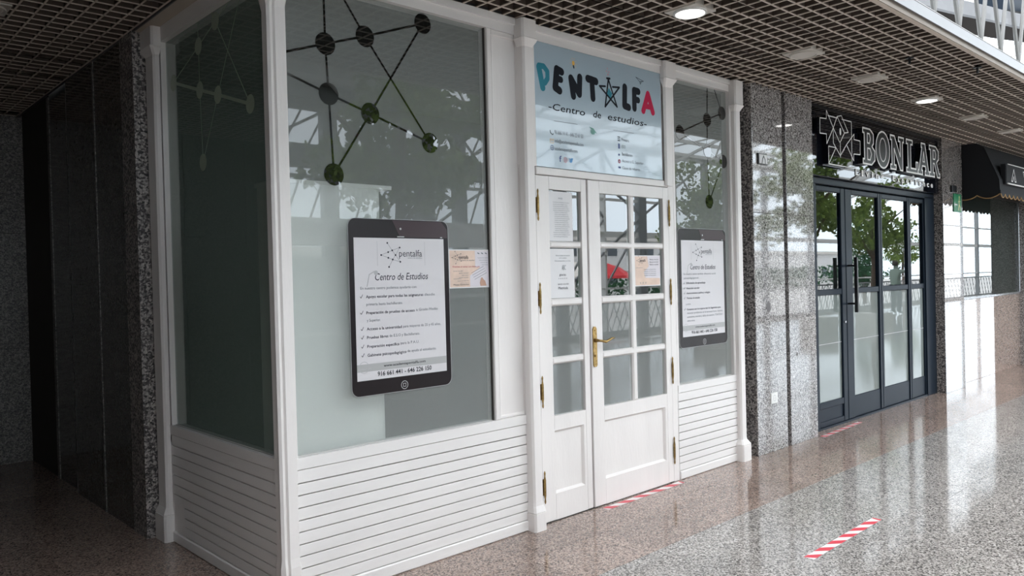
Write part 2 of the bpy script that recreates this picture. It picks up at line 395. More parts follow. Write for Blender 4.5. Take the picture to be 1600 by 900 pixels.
# ---- the white timber shopfront: header, posts, windows
MB().box(-.03, 4.06, .0, .09, 2.932, H).box(-.03, 4.06, -.012, .0, 2.985, H).build('trim_3', PAINT_H, None, kind='structure', label='white painted header board over the timber shopfront')
MB().box(-.0, .09, .09, 1.60, 2.932, H-.004).build('trim_4', PAINT_H, None, kind='structure', label='white painted header board over the side window')
def post(name, cx, cy, half, prof, axis='y', label=None):
    """prof: list of (z, half width, projection); face looks to -y (axis y) or -x (axis x)"""
    rings = []
    for z, hw, d in prof:
        c = min(.012, hw*.35)
        pts = [(-hw, 0), (-hw, -d+c), (-hw+c*.5, -d+c*.5), (-hw+c, -d), (hw-c, -d), (hw-c*.5, -d+c*.5), (hw, -d+c), (hw, 0)]
        if axis == 'y': rings.append([(cx+a, cy+b, z) for a, b in pts])
        else: rings.append([(cx+b, cy-a, z) for a, b in pts])
    return MB().loft(rings).build(name, PAINT, None, kind='structure', label=label)
def prof(hw, d, zb, zc, wb=.018, wc=.03, db=.02):
    return [(0, hw+wb, d+db), (zb-.045, hw+wb, d+db), (zb-.042, hw+wb-.004, d+db-.004), (zb-.038, hw+wb, d+db), (zb, hw+.002, d+.002), (zb+.02, hw, d), (zc-.0, hw, d), (zc+.035, hw+wc, d+.02),
            (zc+.045, hw+wc+.004, d+.024), (zc+.05, hw+wc, d+.018), (H-.006, hw+wc, d+.018)]
post('trim_5', 1.590, .0, .05, prof(.041, .055, .15, 2.86, .010, .020, .015), label='white post left of the double door with flared cap and foot')
post('trim_6', 3.030, .0, .05, [(2.135, .045, .018), (2.84, .045, .018), (2.885, .072, .045), (2.895, .078, .05), (2.90, .072, .044), (H-.006, .072, .044)], label='slim white post between the double door and right window')
post('trim_7', 3.928, .0, .05, prof(.040, .040, .17, 2.78, .025, .022, .025), label='white post at the granite slabs with flared foot')
post('trim_8', 0.0, 1.484, .05, prof(.07, .035, .20, 2.86, .012, .03, .02), axis='x', label='white post at the inner end of the side window')
MB().box(0, .09, 1.40, 1.60, 0, 2.932).build('trim_9', PAINT, None, kind='structure', label='white backing strip of the inner side post')
# corner post, moulded on both faces
cr_ = []
for z, g in ((0, .005), (.20, .005), (.24, 0), (2.76, 0), (2.81, .008), (2.82, .010), (H-.008, .010)):
    cr_.append([(.066+g, .05, z), (.066+g, -.004-g, z), (.052+g*.5, -.030-g, z), (.004, -.032-g, z), (-.004, -.022-g, z), (-.018, -.026-g, z), (-.030-g, -.016, z), (-.028-g, .002, z), (-.018-g, .008, z), (-.020-g, .050, z), (-.004-g, .083+g, z), (.05, .083+g, z)])
MB().loft(list(cr_)).build('trim_10', PAINT, None, kind='structure', label='white moulded corner post of the timber shopfront')

SL = [.569, .513, .455, .397, .342, .284, .228, .170, .119]
def boards(parent, a, b, axis='y', front=0.0, near_cut=None):
    g = .0028
    def bx(lo, hi, aa, bb, dy=0.0, bev=.0012):
        m = MB()
        if axis == 'y': m.box(aa, bb, front-dy, front+.02, lo, hi, bev)
        else:
            m.box(aa, bb, -dy, .02, lo, hi, bev); m.v = [(y_+front, x_, z_) for x_, y_, z_ in m.v]; m.f = [tuple(reversed(q)) for q in m.f]
        return m
    bx(.634, .688, a, b, .004).build('sill_board', PAINT_H, parent)
    bx(SL[0]+g, .631, a, b).build('slat', PAINT_H, parent)
    for hi, lo in zip(SL, SL[1:]):
        bb = b
        if near_cut and hi < near_cut[1]+.03: bb = near_cut[0]
        bx(lo+g, hi-g, a, bb, random.uniform(0, .0012)).build('slat', PAINT_H, parent)
    bb = near_cut[0] if near_cut else b
    bx(.066, SL[-1]-g, a, bb).build('slat', PAINT_H, parent)
    bx(0.0, .062, a, b, .008, .006).build('skirting_board', PAINT_H, parent)
    m = MB()
    if axis == 'y': m.box(a, b, front+.02, front+.05, 0, .688)
    else: m.box(front+.02, front+.05, a, b, 0, .688)
    m.build('backing_board', GAP, parent)
# window 1
w1 = struct('window_1', (.7, 0, 0), 'large white-framed shop window with grey frosted film over white slats')
boards(w1, .064, 1.552)
MB().box(.066, 1.314, .03, .036, .688, 2.932).build('pane', FILM, w1)
MB().box(1.312, 1.347, .0, .07, .688, 2.932, .005).box(1.347, 1.60, .022, .07, .688, 2.932).box(1.553, 1.60, .004, .022, .688, 2.932, .004).box(1.347, 1.37, .01, .022, .688, 2.932, .008)\
    .box(1.347, 1.553, .008, .022, .688, .71, .006).box(1.347, 1.553, .006, .022, 2.90, 2.932, .006).build('frame', PAINT, w1)
MB().box(.066, 1.312, .024, .07, .680, .69).box(.060, .072, .0, .07, .688, 2.932).build('sill', PAINT, w1)
MB().box(1.306, 1.313, .018, .03, .688, 2.932).build('gasket', GAP, w1)
def molecule(parent, nodes, lines, r, lw, y, mat, axis='y'):
    def fix(m):
        if axis == 'x':
            m.v = [(y_, x_, z_) for x_, y_, z_ in m.v]; m.f = [tuple(reversed(q)) for q in m.f]
        return m
    for a, b in lines:
        m = MB().stroke([a, b], lw, y, False); fix(m).build('molecule_line', mat, parent)
    for x, z in nodes: fix(MB().disc(x, z, r, y-.0006, n=32)).build('molecule_disc', mat, parent)
A, B, C_, D, E_, F, G = (.293, 2.656), (.519, 2.735), (.883, 2.872), (.304, 2.416), (.538, 2.35), (.912, 2.239), (.321, 2.027)
molecule(w1, [A, B, C_, D, E_, F, G], [(A, (.291, 2.931)), (B, (.378, 2.931)), (A, (.068, 2.575)), (A, B), (B, C_), (D, (.068, 2.487)), (A, D), (D, E_), (E_, F), (D, G), (G, E_), (B, F), (C_, E_)], .054, .011, .0285, CUT)
# window 2 (right of the door)
w2 = struct('window_2', (3.5, 0, 0), 'narrow white-framed shop window right of the double door')
boards(w2, 3.094, 3.890)
MB().box(3.12, 3.868, .03, .036, .688, 2.932).build('pane', FILM, w2)
MB().box(3.866, 3.94, .0, .07, .688, 2.932, .005).box(3.09, 3.122, .002, .07, .60, 2.932, .005).build('frame', PAINT, w2)
MB().box(3.12, 3.866, .024, .07, .680, .69).build('sill', PAINT, w2)
a, b, c, d, e, f = (3.595, 2.684), (3.806, 2.760), (3.229, 2.548), (3.592, 2.444), (3.812, 2.380), (3.602, 2.053)
molecule(w2, [a, b, c, d, e, f], [(c, a), (a, b), (a, (3.606, 2.931)), (b, (3.706, 2.931)), (a, d), (c, d), (d, e), (d, f), (e, f)], .053, .010, .0285, CUT)
# window 3 (side)
w3 = struct('window_3', (0, .8, 0), 'dark green filmed side window of the corner shop over grey-shaded slats')
boards(w3, .08, 1.45, 'x', 0.0, (1.235, .23))
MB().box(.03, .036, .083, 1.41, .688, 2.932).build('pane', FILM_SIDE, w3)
MB().box(0, .07, 1.39, 1.41, .688, 2.932).box(.024, .07, .083, 1.4, .680, .69).build('frame', PAINT, w3)
m = MB().box(.002, .02, 1.235, 1.43, .066, .235); m.build('vent_cover', PAINT, w3)
a, b, c, d, e, f, g = (.905, 2.799), (.676, 2.876), (1.279, 2.676), (.903, 2.562), (.669, 2.493), (.294, 2.378), (.887, 2.169)
molecule(w3, [a, b, c, d, e, f, g], [(c, a), (a, b), (b, (.51, 2.931)), (b, (.72, 2.931)), (a, (.909, 2.931)), (a, d), (d, g), (g, e), (e, (.372, 2.931)), (b, f)], .047, .008, .0285, CUT_SIDE, 'x')
molecule(w3, [], [(c, d), (d, e), (e, f)], .047, .018, .0285, CUT_SIDE, 'x')
MB().box(.02, .08, .083, 1.45, 0, .688).build('inner_lining', GAP, w3)

# ---- double door
door = struct('door_1', (2.35, 0, 0), 'white timber double door with glazed panels')
MB().box(1.69, 3.02, .0, .07, 2.126, 2.172, .004).box(1.60, 1.676, .0, .07, 0, 2.932, .003).box(3.022, 3.09, .0, .07, 0, 2.932, .003).build('frame', PAINT, door)
MB().box(1.675, 3.024, .045, .07, .0, 2.126).build('rebate_shadow', GAP, wb_) if False else None
def leaf(x0, x1, yf, cols, pz, panel, label):
    lf = MB()
    zt = 2.121
    xs = [x0]+[v for c in cols for v in c]+[x1]
    zs = [z for q in pz for z in q]           # descending: top, bottom, ...
    # stiles and muntins
    lf.box(x0, cols[0][0], yf, yf+.042, .006, zt, .003); lf.box(cols[-1][1], x1, yf, yf+.042, .006, zt, .003)
    for (a0, a1), (b0, b1) in zip(cols, cols[1:]): lf.box(a1, b0, yf+.004, yf+.038, pz[-1][1], pz[0][0], .010)
    a0, a1 = cols[0][0], cols[-1][1]
    lf.box(a0, a1, yf+.001, yf+.042, pz[0][0], zt)
    for (t0, b0), (t1, b1) in zip(pz, pz[1:]): lf.box(a0, a1, yf+.003, yf+.038, t1, b0, .010)
    p0, p1, q0, q1 = panel
    lf.box(a0, a1, yf+.001, yf+.042, q1, pz[-1][1]); lf.box(a0, a1, yf+.001, yf+.042, .006, q0)
    if p0 > a0: lf.box(a0, p0, yf+.001, yf+.042, q0, q1)
    if p1 < a1: lf.box(p1, a1, yf+.001, yf+.042, q0, q1)
    lo = lf.build('door_leaf', PAINT, door, label=label)
    pn = MB(); i = .018
    ring = lambda k, y: [(p0+k, y, q0+k), (p1-k, y, q0+k), (p1-k, y, q1-k), (p0+k, y, q1-k)]
    pn.loft([ring(-.003, yf+.002), ring(.004, yf+.000), ring(.008, yf+.004), ring(i, yf+.016), ring(i+.001, yf+.017)], False)
    pn.add(ring(i+.001, yf+.017), [(0, 1, 2, 3)])
    pn.build('panel', PAINT, lo)
    for ci, (c0, c1) in enumerate(cols):
        for zi, (t, bt) in enumerate(pz):
            pane = MB().box(c0-.003, c1+.003, yf+.020, yf+.026, bt-.003, t+.003)
            if zi < 2: pane.build('pane', CLEAR, lo)
            else: pane.build('pane', FILM, lo, label='frosted pane')
    return lo
PZ = [(2.041, 1.722), (1.682, 1.367), (1.321, 1.006), (.962, .645)]
LLf = leaf(1.680, 2.140, .004, [(1.797, 2.088)], PZ, (1.753, 2.070, .163, .561), 'narrow left leaf')
LRf = leaf(2.148, 3.018, -.004, [(2.262, 2.579), (2.630, 2.953)], PZ, (2.230, 2.933, .167, .560), 'wide right leaf with brass handle')
for x, lf_ in ((1.683, LLf), (3.016, LRf)):
    for z0, z1 in ((1.842, 2.035), (1.279, 1.470), (.710, .906), (.130, .329)):
        h = MB(); yy = -.012
        h.tube([(x, yy, z0), (x, yy, z0+.012), (x, yy, z0+.03), (x, yy, z0+.055), (x, yy, z1-.055), (x, yy, z1-.03), (x, yy, z1-.012), (x, yy, z1)], [.002, .006, .004, .0075, .0075, .004, .006, .002], 10)
        h.box(x-.012, x+.012, -.004, .002, z0+.05, z1-.05); h.build('hinge', BRASS, lf_)
hd = MB(); cx = 2.176
hd.prism([(cx-.018, .925), (cx-.010, .914), (cx+.010, .914), (cx+.018, .925), (cx+.018, 1.158), (cx+.008, 1.174), (cx-.008, 1.174), (cx-.018, 1.158)], -.012, -.003)
hd.tube([(cx, -.012, .985), (cx, -.018, .985)], .008, 12); hd.tube([(cx, -.012, 1.15), (cx, -.016, 1.15)], .005, 8)
hp_ = hd.build('handle_plate', BRASS, LRf)
MB().tube([(cx, -.010, 1.085), (cx, -.045, 1.085), (cx+.015, -.056, 1.083), (cx+.05, -.058, 1.075), (cx+.085, -.056, 1.083), (cx+.12, -.054, 1.094), (cx+.15, -.052, 1.092)], [.014, .008, .008, .010, .008, .007, .004], 10).build('lever_handle', BRASS, LRf, smooth=True)
MB().box(1.6, 3.1, .05, .06, 0, 2.13).v  # (no geometry kept)
MB().box(1.676, 3.022, .0, .06, 0, .005).build('threshold', GAP, door)

# ---- granite facade
wf = struct('wall_front', (6, 0, 0), 'polished grey granite facade between the shops')
for x0, x1 in ((4.112, 4.603), (4.665, 5.157)):
    for z0, z1 in ((0, 1.9835), (1.9865, H+.02)):
        MB().box(x0, x1, -.055, -.015, z0, z1, .002).build('granite_slab', GREY_GR, wf)
MB().box(4.112, 4.122, -.056, .12, 0, H+.02).build('slab_edge', ROUGH_GR, wf) if False else None
MB().box(4.106, 4.1115, -.053, -.006, 0, H+.02).box(4.106, 4.1115, -.004, .06, 0, H+.02).build('slab_return', ROUGH_GR, wf)
MB().box(8.414, 8.4195, -.068, .03, 0, H+.02).build('slab_return', ROUGH_GR, wf)
MB().box(4.112, 5.157, -.015, .12, 0, H+.02).build('wall_core', PLENUM, wf)
PIER_GR = granite('mirror_polished_grey_granite', [(.0, (.05, .045, .045)), (.45, (.20, .18, .17)), (1., (.42, .39, .37))], 120, .02, .02, .9, coat=1.)
MB().box(8.42, 9.10, -.070, .10, 0, H+.02, .002).build('granite_slab', PIER_GR, wf, label='granite pier between the black shop and the awning')
MB().box(9.10, 12.0, .05, .10, 0, 1.075, .002).build('granite_slab', BEIGE_GR, wf, label='beige polished slab under the awning window')
MB().box(12.0, 13.2, -.30, .10, 0, H+.02, .002).build('granite_slab', GREY_GR, wf, label='granite pier beyond the awning shop')
MB().box(13.2, 47, .05, .10, 0, H+.02).build('wall_run', GREY_GR, wf)
MB().box(9.10, 13.2, .05, .10, 2.45, H+.02).build('wall_over_window', PLENUM, wf)
for x, z, r in ((4.318, 1.208, .035), (4.791, .775, .016)):
    MB().disc(x, z, r, -.0562, r*1.3 if r > .03 else r, 16).build('stain', STAIN, wf)
MB().disc(.07, .27, .03, 0, n=16).v
# corridor walls on the left
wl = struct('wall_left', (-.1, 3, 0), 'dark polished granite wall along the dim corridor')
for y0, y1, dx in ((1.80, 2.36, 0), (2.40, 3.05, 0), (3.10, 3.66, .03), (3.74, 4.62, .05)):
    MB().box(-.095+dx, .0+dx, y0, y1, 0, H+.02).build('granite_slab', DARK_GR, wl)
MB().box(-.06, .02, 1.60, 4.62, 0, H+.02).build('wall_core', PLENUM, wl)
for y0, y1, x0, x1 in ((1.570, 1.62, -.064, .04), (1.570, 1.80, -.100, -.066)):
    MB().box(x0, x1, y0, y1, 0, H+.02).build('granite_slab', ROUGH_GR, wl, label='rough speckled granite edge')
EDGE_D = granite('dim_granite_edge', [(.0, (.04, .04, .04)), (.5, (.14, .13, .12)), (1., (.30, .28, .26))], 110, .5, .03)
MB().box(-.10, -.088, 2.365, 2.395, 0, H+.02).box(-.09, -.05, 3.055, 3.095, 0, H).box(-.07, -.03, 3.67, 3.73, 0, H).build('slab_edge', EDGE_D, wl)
we = struct('wall_end', (-1.4, 4.66, 0), 'speckled granite wall closing the dim corridor')
MB().box(-2.7, .1, 4.66, 4.8, 0, H+.1).build('wall_core', PLENUM, we)
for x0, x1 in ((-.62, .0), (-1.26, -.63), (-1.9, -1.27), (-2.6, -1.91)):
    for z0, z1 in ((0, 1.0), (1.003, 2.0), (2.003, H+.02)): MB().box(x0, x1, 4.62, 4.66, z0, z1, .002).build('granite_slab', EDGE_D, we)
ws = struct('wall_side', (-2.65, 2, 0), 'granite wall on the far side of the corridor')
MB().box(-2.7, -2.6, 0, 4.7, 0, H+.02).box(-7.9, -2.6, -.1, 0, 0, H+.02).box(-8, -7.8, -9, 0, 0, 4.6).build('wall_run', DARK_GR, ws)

# ================================================================== THINGS ON THE WHITE SHOPFRONT
# ---- big sign board
sg = thing('shop_sign', 'pale blue printed sign board above the double door reading PENTALFA Centro de estudios', 'sign', (2.33, 0, 2.172))
MB().box(1.692, 2.962, .0, .012, 2.174, 2.931, .001).build('board', SIGNBG, sg)
MB().box(2.962, 3.022, .02, .05, 2.174, 2.931).build('backing_strip', PAINT, sg); MB().box(1.550, 1.692, .0, .05, 2.174, 2.931).build('backing_strip', PAINT, sg)
Y = -.0012
MB().stroke([(1.730, 2.776), (1.760, 2.655)], .044, Y).stroke([(1.730, 2.784), (1.772, 2.786), (1.803, 2.760), (1.803, 2.716), (1.780, 2.688), (1.752, 2.684)], .036, Y).build('letter_p', TEAL, sg)
MB().stroke([(1.888, 2.788), (1.871, 2.672), (1.908, 2.658)], .050, Y).stroke([(1.888, 2.788), (1.930, 2.778)], .048, Y).stroke([(1.878, 2.730), (1.922, 2.728)], .042, Y).build('letter_e', NAVY, sg)
MB().stroke([(2.036, 2.642), (2.016, 2.752), (2.092, 2.662), (2.100, 2.770)], .048, Y).build('letter_n', NAVY, sg)
MB().stroke([(2.178, 2.774), (2.256, 2.768)], .050, Y).stroke([(2.216, 2.774), (2.224, 2.654)], .047, Y).build('letter_t', NAVY, sg)
st = MB(); V = [(2.383, 2.802), (2.292, 2.744), (2.496, 2.764), (2.345, 2.616), (2.468, 2.630)]
st.stroke([V[0], V[3]], .013, Y).stroke([V[0], V[4]], .013, Y).stroke([V[1], V[4]], .013, Y).stroke([V[2], V[3]], .013, Y).stroke([V[1], (2.350, 2.750)], .013, Y).stroke([(2.425, 2.757), V[2]], .013, Y).stroke([(2.368, 2.806), (2.398, 2.808)], .014, Y)
st.build('star_flask', NAVY, sg)
MB().flat([(2.385, 2.745), (2.366, 2.705), (2.398, 2.668), (2.420, 2.712)][::-1], Y).build('flask_liquid', TEAL, sg)
MB().stroke([(2.555, 2.775), (2.549, 2.649), (2.592, 2.643)], .050, Y).build('letter_l', NAVY, sg)
MB().stroke([(2.656, 2.645), (2.658, 2.768), (2.702, 2.766)], .048, Y).stroke([(2.655, 2.708), (2.698, 2.706)], .044, Y).build('letter_f', NAVY, sg)
MB().stroke([(2.755, 2.640), (2.811, 2.765), (2.864, 2.642)], .044, Y).stroke([(2.778, 2.676), (2.842, 2.676)], .038, Y).build('letter_a', CRIM, sg)
tx = MB()
text_into(tx, '-Centro', 1.805, 2.143, 2.530, .042, Y, .008, shear=.15); text_into(tx, 'de', 2.222, 2.300, 2.532, .044, Y, .008, shear=.15); text_into(tx, 'estudios-', 2.368, 2.790, 2.533, .044, Y, .008, shear=.15)
tx.build('lettering', NAVY, sg)
tx = MB().stroke([(1.850, 2.464), (2.068, 2.467)], .003, Y, False).stroke([(2.423, 2.469), (2.642, 2.472)], .003, Y, False)
text_into(tx, '91 666 14 41 - 646 22 61 50', 1.855, 2.119, 2.383, .026, Y); text_into(tx, 'info@academiapentalfa.com', 1.855, 2.120, 2.332, .022, Y, .004); text_into(tx, 'academiapentalfa.com', 1.855, 2.062, 2.285, .022, Y, .004)
text_into(tx, 'Primaria', 2.508, 2.588, 2.405, .022, Y); text_into(tx, 'ESO', 2.508, 2.548, 2.358, .022, Y); text_into(tx, 'Bachillerato', 2.508, 2.622, 2.308, .022, Y)
text_into(tx, 'Acceso a G. Superior', 2.508, 2.742, 2.264, .020, Y); text_into(tx, 'Clases de refuerzo', 2.508, 2.702, 2.217, .020, Y)
tx.build('contact_lettering', INK_G, sg)
ic = MB().ring(1.829, 2.297, .016, .003, Y).stroke([(1.814, 2.297), (1.844, 2.297)], .002, Y, False).stroke([(1.829, 2.282), (1.829, 2.312)], .002, Y, False)
ic.box(2.470, 2.488, Y, Y+.0005, 2.352, 2.386).box(2.470, 2.486, Y, Y+.0005, 2.305, 2.317).box(2.468, 2.492, Y, Y+.0005, 2.220, 2.232); ic.build('blue_icons', FBLUE, sg)
MB().stroke([(1.815, 2.402), (1.820, 2.385), (1.838, 2.377), (1.842, 2.384)], .004, Y).stroke([(2.468, 2.430), (2.490, 2.430)], .006, Y).stroke([(2.468, 2.418), (2.490, 2.418)], .004, Y).stroke([(2.468, 2.406), (2.490, 2.406)], .006, Y).build('phone_icon', NAVY, sg)
MB().stroke([(1.814, 2.326), (1.844, 2.326), (1.844, 2.350), (1.814, 2.350)], .0025, Y, True, True).stroke([(1.814, 2.350), (1.829, 2.336), (1.844, 2.350)], .0025, Y).build('envelope_icon', YELL, sg)
tx = MB(); text_into(tx, 'f', 1.892, 1.911, 2.217, .036, Y, .03); tx.build('social_icon', FBLUE, sg)
MB().ring(1.948, 2.231, .017, .0035, Y).ring(1.948, 2.231, .008, .003, Y).build('camera_icon', PINKP, sg)
MB().flat([(1.984, 2.222), (1.998, 2.216), (2.010, 2.224), (2.014, 2.238), (2.020, 2.246), (2.010, 2.246), (2.002, 2.248), (1.998, 2.240), (1.984, 2.246), (1.986, 2.232)][::-1], Y).build('bird_icon', BLUE, sg)
MB().ring(2.479, 2.267, .013, .004, Y).stroke([(2.479, 2.259), (2.479, 2.275)], .004, Y).build('red_icon', CRIM, sg)
MB().flat([(2.178, 2.466), (2.222, 2.458), (2.256, 2.428), (2.212, 2.440)][::-1], Y).flat([(2.192, 2.448), (2.212, 2.441), (2.236, 2.436), (2.232, 2.420), (2.206, 2.418), (2.192, 2.428)][::-1], Y).build('graduation_cap', GREENP, sg)
bl = MB().disc(2.042, 2.850, .013, Y, .016)
for k in range(8):
    a_ = PI*(k/7.0)*1.5-.25*PI; bl.stroke([(2.042+.024*math.cos(a_), 2.850+.026*math.sin(a_)), (2.042+.031*math.cos(a_), 2.850+.034*math.sin(a_))], .003, Y)
bl.build('light_bulb', YELL, sg)
MB().stroke([(2.043, 2.834), (2.046, 2.822)], .010, Y).build('bulb_base', NAVY, sg)
MB().stroke([(2.678, 2.862), (2.764, 2.846), (2.722, 2.836), (2.678, 2.862)], .003, Y).stroke([(2.722, 2.836), (2.728, 2.820), (2.738, 2.840)], .003, Y).build('paper_plane', NAVY, sg)
MB().disc(2.380, 2.832, .006, Y).disc(2.390, 2.850, .005, Y).disc(2.366, 2.852, .005, Y).disc(2.376, 2.872, .004, Y).build('bubbles', PINKP, sg)

# ---- tablet-shaped posters
def rrect(x0, x1, z0, z1, r, n=6):
    p = []
    for cx, cz, a0 in ((x1-r, z0+r, -90), (x1-r, z1-r, 0), (x0+r, z1-r, 90), (x0+r, z0+r, 180)):
        for k in range(n+1):
            a = math.radians(a0+90*k/n); p.append((cx+r*math.cos(a), cz+r*math.sin(a)))
    return p
CHECKS = []
def mol_logo(m1, m2, ox, oz, s, y):
    N = [(.614, 1.697), (.690, 1.674), (.643, 1.659), (.618, 1.650), (.575, 1.635), (.618, 1.621), (.645, 1.612), (.663, 1.635), (.692, 1.600), (.621, 1.574)]
    q = [(ox+(x-.614)*s, oz+(z-1.635)*s) for x, z in N]
    for i, j in ((0, 2), (2, 1), (2, 3), (3, 4), (4, 5), (5, 6), (6, 8), (6, 9), (2, 7), (7, 8), (1, 7), (7, 6)): m1.stroke([q[i], q[j]], .0016*s, y, False)
    for x, z in q: m2.disc(x, z, .0048*s, y-.0003, n=10)
def tick(m, x, z, s, y): m.stroke([(x, z+s*.45), (x+s*.35, z), (x+s, z+s*1.1)], s*.16, y)
def tablet(name, label, X0, X1, Z0, Z1, SX0, SX1, SZ0, SZ1, lines, title, tz, url, uz, phone, phz, logo, bold=1):
    t = thing(name, label, 'poster', ((X0+X1)/2, .026, Z0))
    MB().prism(rrect(X0-.002, X1+.003, Z0-.003, Z1+.002, .042), .0235, .0285).build('printed_rim', RIM, t)
    MB().prism(rrect(X0, X1, Z0, Z1, .040), .0225, .0232).build('bezel', TABLET, t)
    mx = X0+(X1-X0)*.42
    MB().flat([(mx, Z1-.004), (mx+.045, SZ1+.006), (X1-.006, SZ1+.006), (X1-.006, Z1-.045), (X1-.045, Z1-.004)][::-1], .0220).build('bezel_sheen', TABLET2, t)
    MB().box(SX0, SX1, .0216, .0220, SZ0, SZ1).build('printed_page', SCREEN, t)
    MB().box(SX0, SX1, .0210, .0214, phz+.028, phz+.066).build('grey_band', SCREEN_G, t)
    cxm = (X0+X1)/2
    MB().disc(cxm, Z1-.047, .006, .0217, n=12).ring(cxm, Z0+.030, .022, .003, .0217).stroke([(cxm-.008, Z0+.022), (cxm+.008, Z0+.022), (cxm+.008, Z0+.038), (cxm-.008, Z0+.038)], .0025, .0217, True, True).build('round_button', RIM, t)
    mk = MB().stroke([(cxm-.02, SZ1+.008), (cxm+.02, SZ1+.008)], .005, .0215).stroke([(SX1-.02, SZ1+.008), (SX1-.01, SZ1+.008)], .005, .0215); mk.build('status_bar', RIM, t)
    k1, k2, k3, k4 = MB(), MB(), MB(), MB(); y = .0206
    lx, lz, s = logo
    mol_logo(k1, k2, lx, lz, s, y)
    text_into(k2, 'pentalfa', lx+.072*s, lx+.218*s, lz-.008*s, .036*s, y, -.005)
    text_into(k1, 'centro de estudios', lx+.125*s, lx+.218*s, lz-.018*s, .007*s, y)
    text_into(k2, title[0], title[1], title[2], tz, .036, y, 0, .22)
    for ln in lines:
        kind, s_, a_, b_, z_ = ln
        if kind == 'n': text_into(k1, s_, a_, b_, z_, .014, y)
        else:
            text_into(k2, s_, a_, b_, z_, .0145, y, .008)
        if kind == 'c': tick(k2, a_-.034, z_+.001, .015, y)
    text_into(k4, url, uz[0], uz[1], uz[2], .013, y, .01); text_into(k4, phone, title[1], title[2]+.008, phz, .023, y, .015)
    # faint lamp drawing beside the title, protractor beside the url
    a = SX0+.07
    k3.stroke([(a, tz-.03), (a+.015, tz+.03), (a+.045, tz+.045)], .005, y).disc(a+.055, tz+.038, .012, y)
    k3.ring(SX0+.04, phz+.05, .030, .003, y).stroke([(SX0+.006, phz+.042), (SX0+.08, phz+.042)], .003, y, False)
    k3.stroke([(lx-.062*s, lz+.07*s), (lx-.062*s, lz-.055*s)], .002, y, False).stroke([(lx+.236*s, lz+.07*s), (lx+.236*s, lz-.055*s)], .002, y, False)
    k1.build('small_lettering', INK_G, t); k2.build('lettering', INK, t); k3.build('faint_drawing', INK_L, t); k4.build('contact_lettering', NAVY, t)
    return t
tablet('poster', 'large tablet-shaped poster on the big left window, black border, Centro de Estudios page', .387, 1.012, .930, 1.818, .416, .980, 1.006, 1.722,
       [('n', 'En nuestro centro podemos ayudarte con:', .447, .793, 1.462),
        ('c', 'Apoyo escolar para todas las asignaturas', .478, .833, 1.419), ('n', 'desde', .842, .910, 1.419), ('n', 'primaria hasta bachillerato.', .479, .700, 1.381),
        ('c', 'Preparación de pruebas de acceso', .478, .775, 1.338), ('n', 'a Grado Medio', .785, .928, 1.341), ('n', 'y Superior.', .480, .562, 1.300),
        ('c', 'Acceso a la universidad', .478, .690, 1.257), ('n', 'para mayores de 25 y 45 años.', .698, .946, 1.258),
        ('c', 'Pruebas libres', .478, .605, 1.214), ('n', 'de E.S.O y Bachillerato.', .612, .805, 1.215),
        ('c', 'Preparación específica', .478, .672, 1.169), ('n', 'para la P.A.U.', .680, .798, 1.172),
        ('c', 'Gabinete psicopedagógico', .478, .715, 1.125), ('n', 'de ayuda al estudiante.', .722, .911, 1.128)],
       ('Centro de Estudios', .535, .868), 1.507, 'www.academiapentalfa.com', (.573, .837, 1.066), '916 661 441 - 646 226 150', 1.022, (.614, 1.635, 1.0))
tablet('poster', 'tablet-shaped poster on the narrow window right of the double door', 3.163, 3.806, .951, 1.838, 3.200, 3.772, 1.031, 1.750,
       [('n', 'En nuestro centro también ofrecemos ayuda', 3.226, 3.655, 1.492), ('n', 'psicopedagógica en:', 3.226, 3.420, 1.462),
        ('c', 'Dificultades de aprendizaje', 3.257, 3.509, 1.424), ('c', 'Atención escolar', 3.257, 3.430, 1.385), ('c', 'Asesoramiento a padres y colegios', 3.257, 3.570, 1.349),
        ('c', 'Técnicas de estudio', 3.257, 3.430, 1.312), ('n', 'y otros.', 3.246, 3.310, 1.268),
        ('c', 'Contamos con los mejores test de diagnóstico para', 3.257, 3.715, 1.228), ('n', 'detectar problemas en la lectoescritura, dislexia,', 3.259, 3.745, 1.200),
        ('n', 'autoestima, ansiedad y déficit de atención, TDA/TDAH', 3.259, 3.740, 1.172), ('n', 'entre otros.', 3.259, 3.360, 1.144)],
       ('Centro de Estudios', 3.314, 3.652), 1.532, 'www.academiapentalfa.com', (3.362, 3.629, 1.093), '916 661 441 - 646 226 150', 1.049, (3.390, 1.660, 1.0))

# ---- small cards and papers
def card(label, x0, x1, z0, z1, y, right_pale=None):
    t = thing('leaflet', label, 'leaflet', ((x0+x1)/2, y, z0))
    MB().box(x0, x1, y, y+.001, z0, z1).build('sheet', PAPER, t)
    b = .006
    MB().box(x0+b, x1-b, y-.0006, y-.0002, z0+b, z1-b).build('peach_print', PEACH, t)
    return t
yc = .026
c1 = card('small peach landscape leaflet beside the big tablet poster', 1.016, 1.312, 1.452, 1.667, yc)
MB().box(1.205, 1.305, yc-.0012, yc-.0008, 1.568, 1.660).flat([(1.165, 1.458), (1.305, 1.458), (1.305, 1.585), (1.245, 1.570), (1.165, 1.520)], yc-.0010).build('pale_print', PALEP, c1)
k1, k2 = MB(), MB(); mol_logo(k1, k2, 1.060, 1.622, .55, yc-.002)
text_into(k2, 'pentalfa', 1.093, 1.155, 1.615, .020, yc-.002); text_into(k1, 'centro de estudios', 1.105, 1.200, 1.604, .007, yc-.002)
for i, (x, wd) in enumerate(((1.045, .07), (1.085, .07), (1.105, .05), (1.085, .07))): text_into(k1, 'apoyo escolar', x, x+wd, 1.545-i*.012, .006, yc-.002)
for i, (x, wd) in enumerate(((1.045, .055), (1.075, .08), (1.095, .06))): text_into(k1, 'secundaria', x, x+wd, 1.502-i*.012, .006, yc-.002)
